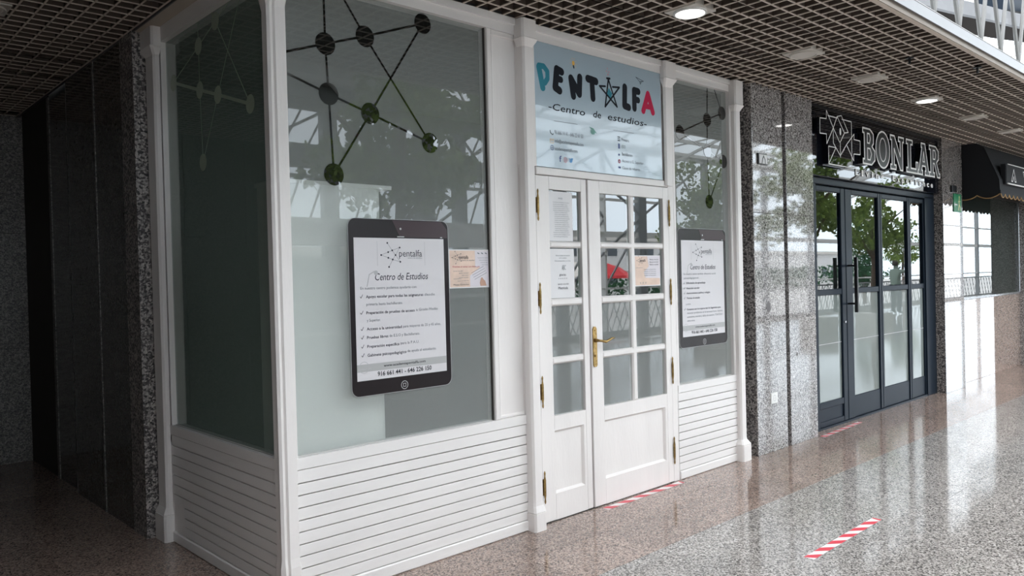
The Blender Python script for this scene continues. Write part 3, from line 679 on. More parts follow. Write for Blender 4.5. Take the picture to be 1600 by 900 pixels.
text_into(k2, 'Plazas limitadas', 1.045, 1.155, 1.468, .008, yc-.002)
for i in range(4): text_into(k1, 'horario de clases', 1.225+i*.01, 1.300, 1.618-i*.013, .006, yc-.002)
for i in range(3): k1.stroke([(1.225+i*.028, 1.648), (1.235+i*.028, 1.644)], .006, yc-.002)
for i in range(4): k1.stroke([(1.175+.008*i, 1.535-.012*i), (1.265+.008*i, 1.572-.012*i)], .002, yc-.002)
k1.build('small_lettering', INK_G, c1); k2.build('lettering', INK, c1)
kr = MB(); text_into(kr, 'Empieza el curso con buen pie', 1.042, 1.238, 1.568, .008, yc-.002); kr.build('red_lettering', CRIM, c1)
MB().flat([(1.240, 1.462), (1.236, 1.480), (1.246, 1.508), (1.256, 1.510), (1.262, 1.500), (1.276, 1.490), (1.286, 1.462)][::-1], yc-.0022).build('printed_hand', SKIN, c1)
yc = .012
c2 = card('small peach leaflet in the upper right door pane', 2.632, 2.925, 1.422, 1.636, yc)
MB().flat([(2.775, 1.630), (2.790, 1.560), (2.735, 1.520), (2.750, 1.480), (2.919, 1.475), (2.919, 1.630)][::-1], yc-.0010).build('pale_print', PALEP, c2)
k1, k2 = MB(), MB(); mol_logo(k1, k2, 2.675, 1.600, .5, yc-.002); text_into(k2, 'pentalfa', 2.690, 2.755, 1.592, .018, yc-.002)
for i in range(3): text_into(k2, 'Apoyo escolar', 2.800, 2.905, 1.604-i*.018, .009, yc-.002)
for i in range(4): text_into(k1, 'inglés y francés', 2.735, 2.870, 1.535-i*.014, .007, yc-.002)
text_into(k1, 'academiapentalfa.com', 2.645, 2.720, 1.548, .006, yc-.002)
for i in range(3): k1.ring(2.692+i*.03, 1.445, .006, .002, yc-.002, 10)
k1.build('small_lettering', INK_G, c2); k2.build('lettering', INK, c2)
def paper(label, x0, x1, z0, z1, y, rows):
    t = thing('notice', label, 'notice', ((x0+x1)/2, y, z0))
    s = MB(); n = 6
    vs = [(x0+(x1-x0)*i/n, y-.0015*math.sin(i*1.3)-.001*((i+j) % 2), z0+(z1-z0)*j/n) for j in range(n+1) for i in range(n+1)]
    s.add(vs, [(j*(n+1)+i, j*(n+1)+i+1, (j+1)*(n+1)+i+1, (j+1)*(n+1)+i) for j in range(n) for i in range(n)]); s.build('sheet', PAPER, t, True)
    k = MB(); kb = MB()
    for m_, s_, a_, b_, z_, h_ in rows: text_into(kb if m_ == 'b' else k, s_, a_, b_, z_, h_, y-.004)
    k.build('lettering', INK_G, t)
    if kb.v: kb.build('heading', INK, t)
    return t
yp = .016
lor = ['Se informa a las familias del centro', 'que para acceder es obligatorio el uso', 'de mascarilla y gel hidroalcohólico', 'en todo momento durante las clases', 'mantener la distancia de seguridad']
rows = [('n', 'AVISO', 1.885, 1.925, 1.985, .010)]+[('n', lor[i % 5], 1.838+(.012 if 4 < i < 15 else 0), 1.985-(i*7 % 4)*.006, 1.962-i*.0125, .006) for i in range(18)]
paper('closely typed white notice in the top left door pane', 1.800, 2.015, 1.724, 2.032, yp, rows)
rows = [('n', 'Abierto el plazo de matrícula', 1.850, 1.980, 1.630, .009), ('n', 'curso completo', 1.880, 1.950, 1.615, .009), ('n', 'clases presenciales y en línea', 1.840, 1.985, 1.597, .009), ('n', 'ABC', 1.905, 1.940, 1.545, .030),
        ('b', 'gracias', 1.880, 1.940, 1.508, .014), ('b', '* * * * *', 1.870, 1.950, 1.482, .012), ('b', 'apoyo escolar', 1.865, 1.965, 1.452, .010), ('b', 'Matrícula', 1.870, 1.955, 1.424, .016)]
paper('white flyer with a few centred lines in the second left door pane', 1.803, 2.020, 1.369, 1.676, yp, rows)

# ---- white cupboard standing just behind the film of the big window
m = MB(); pts = [(.07, .10), (.50, .10)]
for k in range(7):
    a = math.radians(-90+90*k/6); pts.append((.56+.12*math.cos(a), .22+.12*math.sin(a)))
pts += [(.68, .34), (.07, .34)]
m.loft([[(x, y, z) for x, y in pts] for z in (0.0, 1.98)])
cb = thing('cupboard', 'pale cupboard seen blurred through the film of the big left window', 'cupboard', (.37, .22, 0)); m.build('carcass', BOARD, cb)
MB().box(.065, .70, .095, .36, 1.98, 2.0).build('cupboard_top', BOARD, cb)

# ================================================================== THINGS ON THE GRANITE
t = thing('wall_socket', 'white wall socket low on the granite slab', 'socket', (4.367, -.06, .40))
MB().box(4.314, 4.420, -.066, -.055, .402, .492, .003).build('plate', WHITE_PL, t)
MB().ring(4.367, .447, .026, .004, -.0665).disc(4.356, .447, .004, -.0668, n=10).disc(4.378, .447, .004, -.0668, n=10).build('socket_face', INK_L, t)
t = thing('signage_box', 'small square pictogram plate high on the granite slab', 'sign', (4.257, -.06, 2.377))
MB().box(4.185, 4.330, -.068, -.055, 2.380, 2.470, .002).build('frame', BLACK, t)
MB().box(4.195, 4.320, -.0700, -.0684, 2.388, 2.462).build('face', PAPER, t)
MB().stroke([(4.235, 2.390), (4.245, 2.425), (4.262, 2.450)], .012, -.0706).stroke([(4.262, 2.450), (4.285, 2.420), (4.290, 2.390)], .010, -.0706).build('pictogram', BLACK, t)

# ================================================================== BLACK SHOP
d2 = struct('door_2', (6.8, .06, 0), 'black-framed glass doors of the furniture shop')
yb = .06
fr_ = MB()
def vb(x0, x1, z0=0.0, z1=2.33, y0=.04, y1=.09): fr_.box(x0, x1, y0, y1, z0, z1, .004)
vb(5.157, 5.40); vb(8.12, 8.425, y0=.03)
fr_.box(5.157, 8.425, .03, .10, 2.31, 2.372, .006)
fr_.box(5.35, 8.2, .035, .10, 0, .02)
fr_.build('frame', BLACK_AL, d2)
def glazed(x0, x1, sl, sr, label, inset=False):
    lf = MB()
    lf.box(x0, x0+sl, .045, .085, .02, 2.30, .006); lf.box(x1-sr, x1, .045, .085, .02, 2.30, .006)
    lf.box(x0+sl, x1-sr, .047, .085, 2.25, 2.30, .006)
    lf.box(x0+sl, x1-sr, .050, .08, 1.262, 1.318, .004)
    if inset:
        lf.box(x0+sl, x1-sr, .047, .085, .19, .25, .004); lf.box(x0+sl, x1-sr, .060, .08, .07, .19); lf.box(x0+sl, x1-sr, .047, .085, .02, .07, .004)
    else: lf.box(x0+sl, x1-sr, .055, .08, .02, .235, .006)
    o = lf.build('door_leaf', BLACK_AL, d2, label=label)
    MB().box(x0+sl, x1-sr, .066, .072, 1.318, 2.25).build('pane', CLEAR_BON, o)
    MB().box(x0+sl, x1-sr, .066, .072, .235, 1.262).build('pane', FILM_BON, o, label='frosted lower pane')
    MB().box(x0+sl, x1-sr, .0625, .0655, .794, .800).build('reflected_floor_edge', INK_L, o)  # thin grey strip painting a reflected floor line onto the pane
    return o
g1 = glazed(5.40, 6.02, .02, .09, 'leftmost leaf with kick panel', True)
g2 = glazed(6.03, 6.875, .15, .055, 'leaf with the long black pull handle')
g3 = glazed(6.88, 7.67, .045, .045, 'third leaf')
g4 = glazed(7.675, 8.12, .045, .02, 'last leaf beside the granite pier')
hh = MB().box(6.045, 6.075, -.055, -.025, 1.080, 1.622, .004); hh.tube([(6.06, -.03, 1.54), (6.06, .047, 1.54)], .010); hh.tube([(6.06, -.03, 1.165), (6.06, .047, 1.165)], .010)
hh.build('pull_handle', BLACK, g2)
hh = MB().box(5.955, 5.985, -.03, -.008, 1.080, 1.622, .004)
MB().tube([(5.93+.035, .045, .99), (5.965, .03, .99)], .012).build('door_lock', SILVER, g1)
bs = thing('fascia_sign', 'glossy black shop fascia with raised outlined letters BONLAR Living Experience', 'sign', (6.8, -.03, 2.36))
MB().box(5.175, 8.40, -.03, .03, 2.372, 2.995, .002).build('panel', BLACK_MIRROR, bs)
MB().box(5.175, 8.40, -.034, .03, 2.995, 3.02).build('top_rail', BLACK, bs)
YF = -.085
def LP(pts, x0, x1, z0=2.545, z1=2.895, sk=0.0): return [(x0+(x1-x0)*a_, z0+(z1-z0)*b_) for a_, b_ in pts]
GL = {
 'b': ([(0, 1), (.62, 1), (.9, .88), (.9, .62), (.76, .52), (1, .4), (1, .14), (.72, 0), (0, 0), (0, .13), (.12, .13), (.12, .87), (0, .87)],
       [[(.38, .87), (.56, .87), (.64, .74), (.56, .6), (.38, .6)], [(.38, .45), (.6, .45), (.72, .3), (.6, .13), (.38, .13)]], 6.16, 6.44),
 'o': ([(.5+.5*math.cos(2*PI*k/28), .5+.53*math.sin(2*PI*k/28)) for k in range(28)], [[(.5+.24*math.cos(2*PI*k/24), .5+.34*math.sin(2*PI*k/24)) for k in range(24)]], 6.47, 6.82),
 'n': ([(0, 1), (.3, 1), (.72, .42), (.72, .87), (.6, .87), (.6, 1), (1, 1), (1, .87), (.9, .87), (.9, 0), (.72, 0), (.27, .62), (.27, .13), (.4, .13), (.4, 0), (0, 0), (0, .13), (.1, .13), (.1, .87), (0, .87)], [], 6.84, 7.20),
 'l': ([(0, 1), (.5, 1), (.5, .87), (.36, .87), (.36, .13), (.78, .13), (.78, .35), (.95, .35), (.95, 0), (0, 0), (0, .13), (.12, .13), (.12, .87), (0, .87)], [], 7.27, 7.62),
 'a': ([(.30, 1), (.62, 1), (.92, .13), (1, .13), (1, 0), (.6, 0), (.6, .13), (.68, .13), (.63, .28), (.37, .28), (.32, .13), (.4, .13), (.4, 0), (0, 0), (0, .13), (.08, .13), (.36, .87), (.30, .87)], [[(.5, .74), (.42, .42), (.58, .42)]], 7.60, 7.95),
 'r': ([(0, 1), (.62, 1), (.88, .86), (.88, .6), (.68, .48), (.92, .13), (1, .13), (1, 0), (.74, 0), (.48, .44), (.36, .44), (.36, .13), (.48, .13), (.48, 0), (0, 0), (0, .13), (.12, .13), (.12, .87), (0, .87)],
       [[(.36, .87), (.54, .87), (.62, .74), (.54, .58), (.36, .58)]], 7.95, 8.28)}
def fill_prism(m, pts, y0, y1):
    m.prism(pts[::-1], y0, y1); return m
def outline(m, pts, wd, y): 
    return m.stroke(pts, wd, y, True, True)
for k, (out_, holes, x0, x1) in GL.items():
    p = LP(out_, x0, x1)
    L_ = fill_prism(MB(), p, YF, -.034).build('letter_'+k, BLACK, bs)
    e_ = outline(MB(), p, .017, YF-.002)
    for hq in holes: outline(e_, LP(hq, x0, x1), .014, YF-.002)
    e_.build('letter_edge', LETTER_W, L_)
em = MB(); fill_prism(em, [(5.41, 2.92), (5.90, 2.92), (5.90, 2.48), (5.41, 2.48)], YF, -.034)
fill_prism(em, [(5.245, 2.885), (5.41, 2.885), (5.41, 2.745), (5.245, 2.745)], YF, -.034); fill_prism(em, [(5.90, 2.755), (6.095, 2.755), (6.095, 2.62), (5.90, 2.62)], YF, -.034)
EM = em.build('emblem', BLACK_MIRROR, bs)
e_ = MB(); ye = YF-.002
for path in ([(5.377, 2.660), (5.373, 2.748), (5.243, 2.742), (5.247, 2.880), (5.377, 2.888), (5.381, 2.965), (5.515, 2.819), (5.640, 2.700)], [(5.377, 2.660), (5.515, 2.819), (5.600, 2.935), (5.750, 2.797), (5.655, 2.700), (5.655, 2.560)],
             [(5.600, 2.935), (5.689, 2.954), (5.832, 2.810), (5.750, 2.797)], [(5.515, 2.819), (5.510, 2.680), (5.650, 2.574), (5.790, 2.690), (5.962, 2.808), (5.958, 2.757), (6.097, 2.755), (6.093, 2.622), (5.946, 2.615), (5.943, 2.550), (5.790, 2.690)],
             [(5.410, 2.920), (5.600, 2.920)], [(5.700, 2.920), (5.905, 2.920), (5.905, 2.478), (5.410, 2.478), (5.410, 2.640), (5.560, 2.640)], [(5.420, 2.490), (5.560, 2.640)], [(5.655, 2.575), (5.740, 2.640)]):
    e_.stroke(path, .009, ye)
e_.build('emblem_lines', LETTER_W, EM)
MB().disc(5.66, 2.80, .018, ye-.001, .035, 12).build('emblem_drop', LETTER_W, EM)
tx = MB(); x = 6.05
for wd_, a_, b_ in (('Living', 6.10, 6.83), ('Experience', 7.02, 8.25)):
    n_ = len(wd_); st_ = (b_-a_)/n_
    for i, ch in enumerate(wd_):
        k_ = .035 if ch in 'il' else .062
        text_into(tx, ch, a_+i*st_+(.062-k_)/2, a_+i*st_+(.062+k_)/2+.01, 2.432 if ch != 'g' and ch != 'p' else 2.428, .062, -.036, .032)
tx.build('small_lettering', LETTER_W, bs)

# ================================================================== AWNING SHOP
w4 = struct('window_4', (10.6, .05, 1.08), 'shop window under the black awning with thin silver frame')
MB().box(9.33, 11.97, .062, .068, 1.10, 2.45).build('pane', SHOPGL, w4)
MB().box(9.30, 12.0, .035, .075, 1.075, 1.105, .003).box(9.30, 9.325, .035, .075, 1.105, 2.45, .003).box(11.955, 11.985, .035, .075, 1.105, 2.45, .003).build('frame', SILVER, w4)
MB().box(9.10, 9.30, .05, .10, 1.075, 2.45).build('side_slab', GREY_GR, w4)
aw = thing('awning', 'black canvas awning with scalloped valance and gold braid', 'awning', (10.6, -.2, 2.3))
xa, xb_ = 9.16, 13.6
prof_ = [(.05, 3.02), (-.22, 3.015), (-.30, 2.96), (-.46, 2.55), (-.47, 2.44)]
sd = MB()
# end cheek with scalloped lower edge
ch = [(.05, 3.02), (-.22, 3.015), (-.30, 2.96), (-.46, 2.55)]
def scal(n, a0, a1, z, dz):
    p = []
    for k in range(n*10+1):
        q = k/10.0; p.append((a0+(a1-a0)*k/(n*10), z-dz*abs(math.sin(PI*q))**.8))
    return p
low = scal(2, -.465, .03, 2.375, .045)
cheek = ch+low
n_ = len(cheek)
sd.add([(xa, y, z) for y, z in cheek]+[(xa+.006, y, z) for y, z in cheek], [tuple(range(n_)), tuple(reversed(range(n_, 2*n_)))]+[(i, (i+1) % n_, n_+(i+1) % n_, n_+i) for i in range(n_)])
sd.build('side_cheek', AWN, aw)
fm = MB(); top = [(-.01, 3.02), (-.22, 3.015), (-.30, 2.96), (-.46, 2.55), (-.468, 2.40)]
fm.loft([[(x, y, z) for x in (xa, xb_)]+[(x, y+.006, z) for x in (xb_, xa)] for y, z in top], True); fm.build('canopy', AWN, aw)
vl = MB(); lowx = scal(26, xa, xb_, 2.375, .045)
vl.prism([(xa, 2.42)]+lowx+[(xb_, 2.42)], -.474, -.468); vl.build('valance', AWN, aw)
MB().tube([(x, -.476, z) for x, z in lowx], .006, 5).build('gold_braid', GOLD, aw)
MB().tube([(xa-.003, y, z) for y, z in low], .006, 5).build('gold_braid', GOLD, aw)
pn = MB().box(9.30, 13.2, -.50, -.44, 2.50, 2.745, .01); pn.build('name_panel', AWN, aw)
MB().tube([(9.36, -.50, 2.745), (13.2, -.50, 2.745)], .006, 5).tube([(9.33, -.505, 2.505), (13.2, -.505, 2.505)], .009, 5).build('panel_piping', LETTER_W, aw)
ol = MB()
for s_, x_ in (('A', 9.47), ('V', 9.98)):
    P_ = [(0, 0), (.5, 1), (1, 0), (.72, 0), (.5, .42), (.28, 0)] if s_ == 'A' else [(0, 1), (.5, 0), (1, 1), (.72, 1), (.5, .45), (.28, 1)]
    ol.stroke([(x_+.2*a_, 2.54+.15*b_) for a_, b_ in P_], .010, -.512, True, True)
ol.build('lettering', LETTER_W, aw)
ex = thing('exit_sign', 'green emergency exit sign on the granite pier beside the awning', 'sign', (8.88, -.08, 2.18))
MB().box(8.765, 9.035, -.080, -.071, 2.172, 2.392, .001).build('plate', EXITG, ex)
MB().disc(8.955, 2.355, .018, -.0806).stroke([(8.955, 2.33), (8.945, 2.27), (8.925, 2.20)], .022, -.0806).stroke([(8.945, 2.27), (8.985, 2.23), (8.99, 2.195)], .016, -.0806).stroke([(8.92, 2.30), (8.99, 2.305)], .012, -.0806).build('running_figure', EXITY, ex)
MB().stroke([(8.80, 2.26), (8.88, 2.26)], .016, -.0806).flat([(8.80, 2.30), (8.80, 2.22), (8.775, 2.26)], -.0806).build('arrow', PAPER, ex)
tb = MB().box(8.665, 8.815, -.10, -.071, 2.402, 2.482, .004).build('sensor_box', BLACK); tag(tb, 'tiny black box above the green exit sign', 'box')

# ================================================================== FLOOR TAPE
def tape(x0, y0, x1, y1, wd, n, label):
    t = thing('floor_tape', label, 'tape', ((x0+x1)/2, (y0+y1)/2, 0))
    d = Vector((x1-x0, y1-y0, 0)); L = d.length; d.normalize(); q = Vector((-d.y, d.x, 0)); o = Vector((x0, y0, .0009)); sl = -wd*1.15
    MB().add([o, o+d*L, o+d*L+q*wd, o+q*wd], [(0, 1, 2, 3)]).build('white_tape', TAPE_W, t)
    r = MB(); st_ = L/n
    for i in range(n):
        a = i*st_; b = a+st_*.5
        P = [o+d*max(0, min(L, u))+q*v+Vector((0, 0, .0006)) for u, v in ((a-sl/2, 0), (b-sl/2, 0), (b+sl/2, wd), (a+sl/2, wd))]
        r.add(P, [(0, 1, 2, 3)])
    r.add([o+d*(L-.03)+Vector((0, 0, .0006)), o+d*L+Vector((0, 0, .0006)), o+d*L+q*wd+Vector((0, 0, .0006)), o+d*(L-.01)+q*wd+Vector((0, 0, .0006))], [(0, 1, 2, 3)])
    r.build('red_stripe', TAPE_R, t)
tape(2.180, -.088, 3.052, -.070, .052, 5, 'red and white striped tape along the foot of the double door')
tape(2.215, -1.435, 3.110, -1.422, .055, 6, 'red and white striped tape alone on the open grey floor')
tape(5.160, -.118, 6.060, -.075, .05, 6, 'red and white striped tape at the foot of the black-framed door')

STEEL_U = pbr('grey_upper_steel', (.15, .147, .14), .5)
UPPERWALL = pbr('beige_upper_wall', (.30, .27, .23), .7, var=.1, vscale=1.5)
# ================================================================== ATRIUM: upper steelwork and glazed roof
tr_ = struct('ceiling_atrium', (10, .1, 4.6), 'white steel lattice girder above the low ceiling')
MB().tube([(2, .1, 4.6), (46, .1, 4.6)], .035, 8).tube([(2, .1, 5.9), (46, .1, 5.9)], .05, 8).build('chord', STEEL_U, tr_)
k = 0; x = 2.0
while x < 40:
    MB().tube([(x, .1, 5.9), (x+.45, .1, 4.6)], .028, 6).build('strut', STEEL_U, tr_)
    MB().tube([(x+.45, .1, 4.6), (x+.9, .1, 5.9)], .028, 6).build('strut', STEEL_U, tr_)
    x += .9
MB().box(4.5, 46, .16, .19, 3.75, 4.35).build('glass_balustrade', BLACK_AL, tr_)
rg = struct('trim_11', (11, 1, 5.2), 'curved grey-white gallery edge high above the ceiling')
cv = [(6.5, 1.30), (8.2, 1.13), (9.69, .89), (10.31, .778), (10.92, .637), (11.49, .469), (11.92, .35), (12.39, .243), (12.79, .126), (13.8, -.25), (15.5, -1.05), (18, -2.6)]
def band(z0, z1, off, th): return MB().loft([[(x, y+off, z0), (x, y+off+th, z0), (x, y+off+th, z1), (x, y+off, z1)] for x, y in cv])
band(5.20, 5.235, -.03, .5).build('dark_lip', STEEL_D, rg); band(5.235, 5.34, 0, .4).build('lower_band', FASCIA, rg); band(5.34, 5.48, .05, .4).build('upper_band', FASCIA, rg)
uw = struct('wall_upper', (20, 5, 3.2), 'beige upper storey wall with bright windows above the shops')
MB().box(2, 46, 6.5, 6.7, 3.2, 4.6).box(2, 46, 6.5, 6.7, 5.6, 6.4).build('wall_panel', UPPERWALL, uw)
for i in range(22): MB().box(3+i*2, 3.5+i*2, 6.45, 6.6, 4.6, 5.6).build('pier', UPPERWALL, uw)
for i in range(14):
    x = 6+i*2.6
    MB().tube([(x, .1, 4.6), (x+.6, 2.4, 6.2), (x+1.2, .1, 4.6)], .03, 6).tube([(x+.6, 2.4, 6.2), (x+3.2, 2.4, 6.2)], .03, 6).build('space_frame_bar', STEEL_U, tr_)
MB().bar((13.4, .75, 6.0), (22, -1.5, 6.6), .5, .5).build('duct', BLACK_AL, tr_)
rf = struct('window_5', (20, -4, 7), 'sloping glazed roof with steel rafters over the atrium')
for i in range(-2, 16):
    x = i*3.0
    MB().bar((x, -9.0, 4.7), (x, -1.0, 7.2), .10, .22).bar((x, -1.0, 7.2), (x, 6.5, 7.8), .10, .22).build('rafter', STEEL_W, rf)
    MB().bar((x, -9.0, 4.1), (x, -1.0, 6.5), .06).build('tie_rod', STEEL_W, rf)
    if i < 15:
        MB().bar((x, -9.0, 4.7), (x+3, -6.5, 5.48), .04).bar((x+3, -9.0, 4.7), (x, -6.5, 5.48), .04).build('cross_brace', STEEL_W, rf)
for j in range(14):
    f_ = j/13.0; y = -9+8*f_; z = 4.75+2.5*f_
    MB().bar((-8, y, z), (46, y, z), .05, .09).build('purlin', STEEL_W, rf)
MB().box(-8, -3.2, -9.2, -1.5, 4.6, 4.7).build('west_skylight_block', WHITEWALL, rf)  # unseen slab, added to cut the skylight on the left side

# ---- opposite glazed front
og = struct('wall_opposite', (20, -9, 0), 'steel and glass front facing the shops, seen reflected in the panes')
for i in range(-2, 31):
    x = i*1.5-.4
    big = i % 2 == 0
    if x > 17 and not big: continue
    pw_ = (.15 if x < 17 else .07) if big else .03
    MB().box(x-pw_, x+pw_, -9.15, -9.0, 0, 4.7).build('post', STEEL_G if big else STEEL_W, og)
    if i % 4 == 0 and x < 17: MB().bar((x, -9.05, 1.15), (x+3, -9.05, 3.0), .05).bar((x, -9.05, 4.6), (x+3, -9.05, 3.0), .05).bar((x+3, -9.05, 3.0), (x+6, -9.05, 4.6), .05).build('cross_brace', STEEL_G, og)
for i in range(6):
    x = 8.6+i*1.5
    MB().bar((x, -9.05, 1.2), (x+1.5, -9.05, 2.9), .04).bar((x+1.5, -9.05, 2.9), (x, -9.05, 4.5), .04).build('cross_brace', STEEL_G, og)
for z, h_ in ((1.16, .05), (2.45, .14), (3.35, .06), (4.6, .18)):
    MB().box(-8, 46, -9.12, -9.04, z, z+h_).build('transom', STEEL_W, og)
MB().box(-8, 46, -9.2, -9.02, 0, .10).build('kerb', CONC, og)
rl = thing('lattice_railing', 'white diamond lattice railing reflected in the shop windows', 'railing', (20, -8.8, 0))
MB().box(-8, 46, -8.83, -8.78, .97, 1.02).box(-8, 46, -8.82, -8.79, .12, .16).build('rail', STEEL_G, rl)
lt = MB(); x = -8.0
while x < 46:
    lt.bar((x, -8.8, .14), (x+.42, -8.8, .98), .016, .016); lt.bar((x+.42, -8.8, .14), (x, -8.8, .98), .016, .016)
    lt.bar((x, -8.8, .56), (x+.21, -8.8, .98), .016); lt.bar((x+.21, -8.8, .14), (x+.42, -8.8, .56), .016); x += .42
lt.build('lattice', STEEL_G, rl, kind='stuff')
MB().box(44.5, 46, -9, 0.1, 0, H+2).build('wall_east', BLACK_AL, None, kind='structure')
MB().box(-60, 160, -160, -9.2, -.6, -.5).build('ground', CONC, None, kind='structure', label='pale paving outside the glazed front')

# the west half of the opposite side is a solid front with strips of glazing under a closed roof
ow = struct('wall_opposite_shops', (1, -8.6, 0), 'grey solid front with high glazing strips opposite the white shopfront')
MB().box(-8, 9.4, -8.95, -8.7, 0, 1.95).build('wall_panel', ROOMWALL, ow)
MB().box(-8, 9.4, -8.75, -8.60, 1.14, 1.20).box(-8, 9.4, -8.75, -8.60, .60, .65).build('white_ledge', STEEL_W, ow)
MB().box(-8, 9.4, -8.95, -8.65, 2.15, 2.62).build('white_beam', WHITEWALL, ow)
MB().box(-8, 9.4, -8.95, -8.7, 3.50, 3.88).box(-8, 9.4, -8.95, -8.7, 4.5, 4.9).build('wall_panel', ROOMWALL, ow)
for z0, z1 in ((2.62, 3.50), (3.88, 4.5)):
    x = -8.0
    while x < 9.3:
        MB().bar((x, -8.8, z0), (x+.35, -8.8, z1), .03).build('mullion', STEEL_G, ow)
        if int(round(x/.45)) % 7 == 0: MB().bar((x, -8.78, z0), (x+.9, -8.78, z1), .05).bar((x+.9, -8.78, z0), (x, -8.78, z1), .05).build('cross_brace', STEEL_G, ow)
        if int(round(x/.45)) % 7 in (2,): MB().box(x, x+.46, -8.85, -8.8, z0, z1).build('solid_panel', ROOMWALL, ow)
        x += .45
m = MB(); m.add([(-8, -8.95, 4.9), (7.5, -8.95, 4.9), (7.5, -6.2, 5.7), (-8, -6.2, 5.7), (-8, -8.95, 5.0), (7.5, -8.95, 5.0), (7.5, -6.2, 5.8), (-8, -6.2, 5.8)], [(0, 1, 2, 3), (7, 6, 5, 4), (0, 4, 5, 1), (1, 5, 6, 2), (2, 6, 7, 3), (3, 7, 4, 0)])
m.build('closed_roof', WHITEWALL, ow)
MB().box(-8, -4.2, -8.9, -1.5, 3.2, 3.3).build('west_light_block', ROOMWALL, None, kind='structure', label='unseen slab added to darken the west end of the gallery')  # out-of-view slab added to keep daylight off the side window

# ---- trees (seen reflected)
def leaf_blob(m, c, r, n, sz, rz=1.0):
    for _ in range(n):
        while True:
            v = Vector((random.uniform(-1, 1), random.uniform(-1, 1), random.uniform(-1, 1)))
            if .25 < v.length < 1: break
        p = c+Vector((v.x*r, v.y*r, v.z*r*rz))
        a = Vector((random.gauss(0, 1), random.gauss(0, 1), random.gauss(0, 1))).normalized(); b = a.orthogonal().normalized()
        q = Matrix.Rotation(random.uniform(0, 6.28), 3, a) @ b; c2 = a.cross(q); s = sz*random.uniform(.6, 1.2)
        m.add([p-q*s*.5, p+c2*s*.38-q*s*.1, p+q*s*.6, p-c2*s*.38-q*s*.1], [(0, 1, 2, 3)])
tr0 = thing('tree', 'leafy green tree opposite the big left window, seen in its reflection', 'tree', (4.4, -5.2, 0), 'trees across the gallery')
MB().tube([(4.4, -5.2, .3), (4.43, -5.2, 1.2), (4.38, -5.22, 2.0), (4.42, -5.2, 2.7), (4.5, -5.25, 3.6)], [.10, .085, .08, .065, .03], 8).build('trunk', BARK, tr0)
bm_ = MB()
for a in range(6):
    an = a*1.05; bm_.tube([(4.41, -5.2, 2.2+.15*a), (4.41+.5*math.cos(an), -5.2+.5*math.sin(an), 2.8+.15*a), (4.41+1.0*math.cos(an), -5.2+1.0*math.sin(an), 3.2+.15*a)], [.04, .03, .012], 5)
bm_.build('branches', BARK, tr0)
lm = MB()
for k in range(34):
    a = random.uniform(0, 6.28); rad = random.uniform(.2, 1.35); zz = random.uniform(2.6, 4.5)
    leaf_blob(lm, Vector((4.4+rad*math.cos(a), -5.2+rad*math.sin(a), zz)), random.uniform(.3, .5), 95, .13, .7)
lm.build('foliage', LEAF, tr0)
MB().box(4.0, 4.8, -5.6, -4.8, 0, .45).build('planter', TERRA, tr0)
for x, y, rz, sc_, lab in ((12.0, -5.3, 1.3, .8, 'leafy green tree opposite the granite slabs, seen reflected'), (15.8, -5.0, 2.1, .95, 'leafy green tree reflected at the left of the black-framed doors'), (19.2, -5.0, 3.4, .8, 'leafy green tree reflected in the middle of the black-framed doors'), (39.0, -11.6, .5, .7, 'distant leafy tree reflected in the window under the awning')):
    c = copy_tree(tr0, (x, y, 0)); c.rotation_euler.z = rz; c.scale = (sc_, sc_, sc_); c['label'] = lab
cy = thing('cypress', 'dark green cypress outside the glazed front, reflected in the black-framed doors', 'tree', (45, -16, -.5))
m = MB()
for k in range(16): leaf_blob(m, Vector((45, -16, .6+k*.3)), .75*math.sin(PI*(k+2)/19), 90, .2, 1)
m.build('foliage', CYP, cy); MB().tube([(45, -16, -.5), (45, -16, 1.2)], .12).build('trunk', BARK, cy)
def parasol(x, y, mat, label):
    t = thing('parasol', label, 'parasol', (x, y, -.5), 'parasols outside')
    MB().tube([(x, y, -.5), (x, y, 2.3)], .03).build('pole', STEEL_W, t); n = 8
    MB().loft([[(x+r*math.cos(2*PI*i/n), y+r*math.sin(2*PI*i/n), z) for i in range(n)] for r, z in ((1.5, 1.35), (1.5, 1.5), (.9, 1.95), (.05, 2.25))], False).build('canopy', mat, t)
parasol(32.0, -25, RED, 'red parasol outside, reflected in the wide door leaf')
parasol(28.5, -24, CREAM, 'cream parasol outside, reflected left of the red one')
parasol(24.0, -24, RED, 'second red parasol outside, reflected in the narrow door leaf')
def house(x0, x1, y, h, label):
    t = thing('building', label, 'building', ((x0+x1)/2, y, -.5))
    MB().box(x0, x1, y-6, y, -.5, h).build('wall', WHITEWALL, t); MB().box(x0-.4, x1+.4, y-6.4, y+.4, h, h+.4).build('roof', TERRA, t)
    x = x0+1.5
    while x < x1-2:
        for z in (.6, 3.6):
            if z+1.5 < h: MB().box(x, x+1.5, y, y+.06, z, z+1.4).build('window', DARKWIN, t)
        x += 3.2
house(10, 30, -45, 3.6, 'low pale building beyond the parasols')
house(48, 78, -50, 5.2, 'long pale two-storey building far beyond the glazed front')
house(92, 130, -52, 4.0, 'farthest pale building reflected under the awning')
hg = MB()
for k in range(60): leaf_blob(hg, Vector((8+k*1.6, -38+random.uniform(-1, 1), .8)), 1.5, 60, .45, .9)
tag(hg.build('hedge', CYP, None), 'long green hedge outside beyond the glazed front', 'hedge')['kind'] = 'stuff'

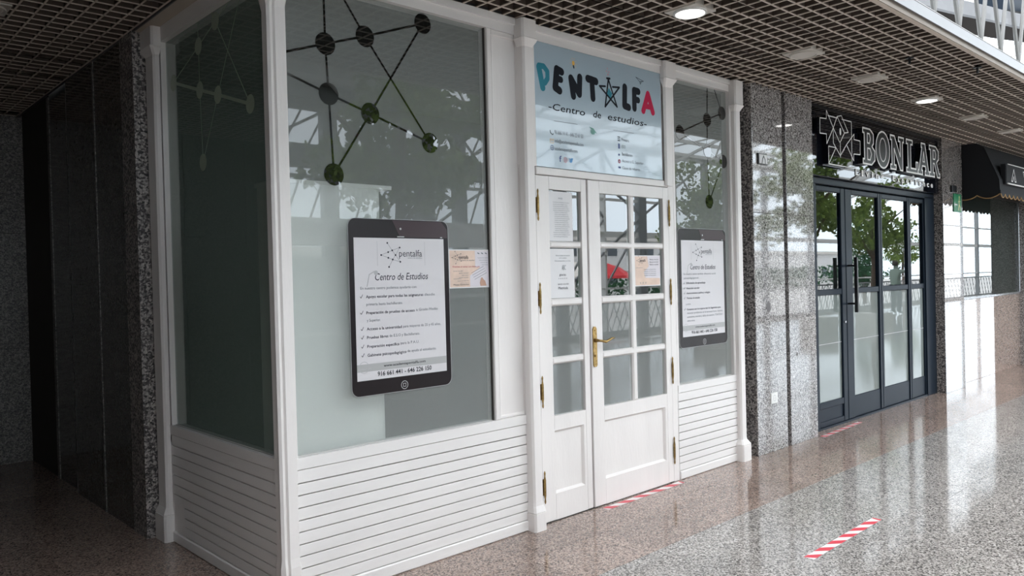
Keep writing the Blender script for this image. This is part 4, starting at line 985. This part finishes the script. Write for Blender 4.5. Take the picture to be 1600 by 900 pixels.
# ---- person seen reflected, photographing with raised arms
def person(px, py, label):
    t = thing('person', label, 'person', (px, py, 0))
    J = {'pel': (0, 0, .95), 'wai': (0, 0, 1.10), 'che': (0, .02, 1.32), 'nek': (0, .01, 1.47), 'hd1': (0, .02, 1.56), 'hd2': (0, .03, 1.68),
         'shL': (-.18, 0, 1.42), 'elL': (-.26, .20, 1.38), 'haL': (-.10, .36, 1.56), 'shR': (.18, 0, 1.42), 'elR': (.26, .20, 1.38), 'haR': (.10, .36, 1.56),
         'hiL': (-.10, 0, .90), 'knL': (-.11, .03, .50), 'anL': (-.12, 0, .09), 'toL': (-.13, .15, .03), 'hiR': (.10, 0, .90), 'knR': (.11, .03, .50), 'anR': (.12, 0, .09), 'toR': (.13, .15, .03)}
    R = {'pel': .15, 'wai': .13, 'che': .15, 'nek': .055, 'hd1': .08, 'hd2': .085, 'shL': .07, 'elL': .045, 'haL': .03, 'shR': .07, 'elR': .045, 'haR': .03, 'hiL': .09, 'knL': .06, 'anL': .045, 'toL': .035, 'hiR': .09, 'knR': .06, 'anR': .045, 'toR': .035}
    ks = list(J); E = [('pel', 'wai'), ('wai', 'che'), ('che', 'nek'), ('nek', 'hd1'), ('hd1', 'hd2'), ('che', 'shL'), ('shL', 'elL'), ('elL', 'haL'), ('che', 'shR'), ('shR', 'elR'), ('elR', 'haR'), ('pel', 'hiL'), ('hiL', 'knL'), ('knL', 'anL'), ('anL', 'toL'), ('pel', 'hiR'), ('hiR', 'knR'), ('knR', 'anR'), ('anR', 'toR')]
    me = bpy.data.meshes.new('body'); me.from_pydata([J[k] for k in ks], [(ks.index(a), ks.index(b)) for a, b in E], []); me.materials.append(SHIRT); me.materials.append(SKIN)
    o = bpy.data.objects.new('body', me); COL.objects.link(o); o.parent = t
    md = o.modifiers.new('skin', 'SKIN')
    for i, k in enumerate(ks): me.skin_vertices[0].data[i].radius = (R[k], R[k])
    me.skin_vertices[0].data[0].use_root = True
    s = o.modifiers.new('sub', 'SUBSURF'); s.levels = 1; s.render_levels = 2
    hr = MB(); n = 12
    hr.loft([[(px+r*math.cos(2*PI*i/n), py-.01+r*math.sin(2*PI*i/n), z) for i in range(n)] for r, z in ((.085, 1.60), (.098, 1.66), (.09, 1.73), (.05, 1.775))]); hr.build('hair', HAIR, t)
    MB().box(px-.08, px+.08, py+.37, py+.38, 1.53, 1.62).build('phone', BLACK, t)
    lg = MB()
    for s_ in (-1, 1): lg.tube([(px+.10*s_, py, .98), (px+.11*s_, py+.03, .52), (px+.12*s_, py, .08)], [.125, .085, .07], 10)
    lg.build('trousers', TROUS, t)
    return t
p_ = person(25.4, -6.8, 'person in grey-green shirt with raised arms, tiny in the reflection of the black-framed doors')
p_.rotation_euler.z = -1.2
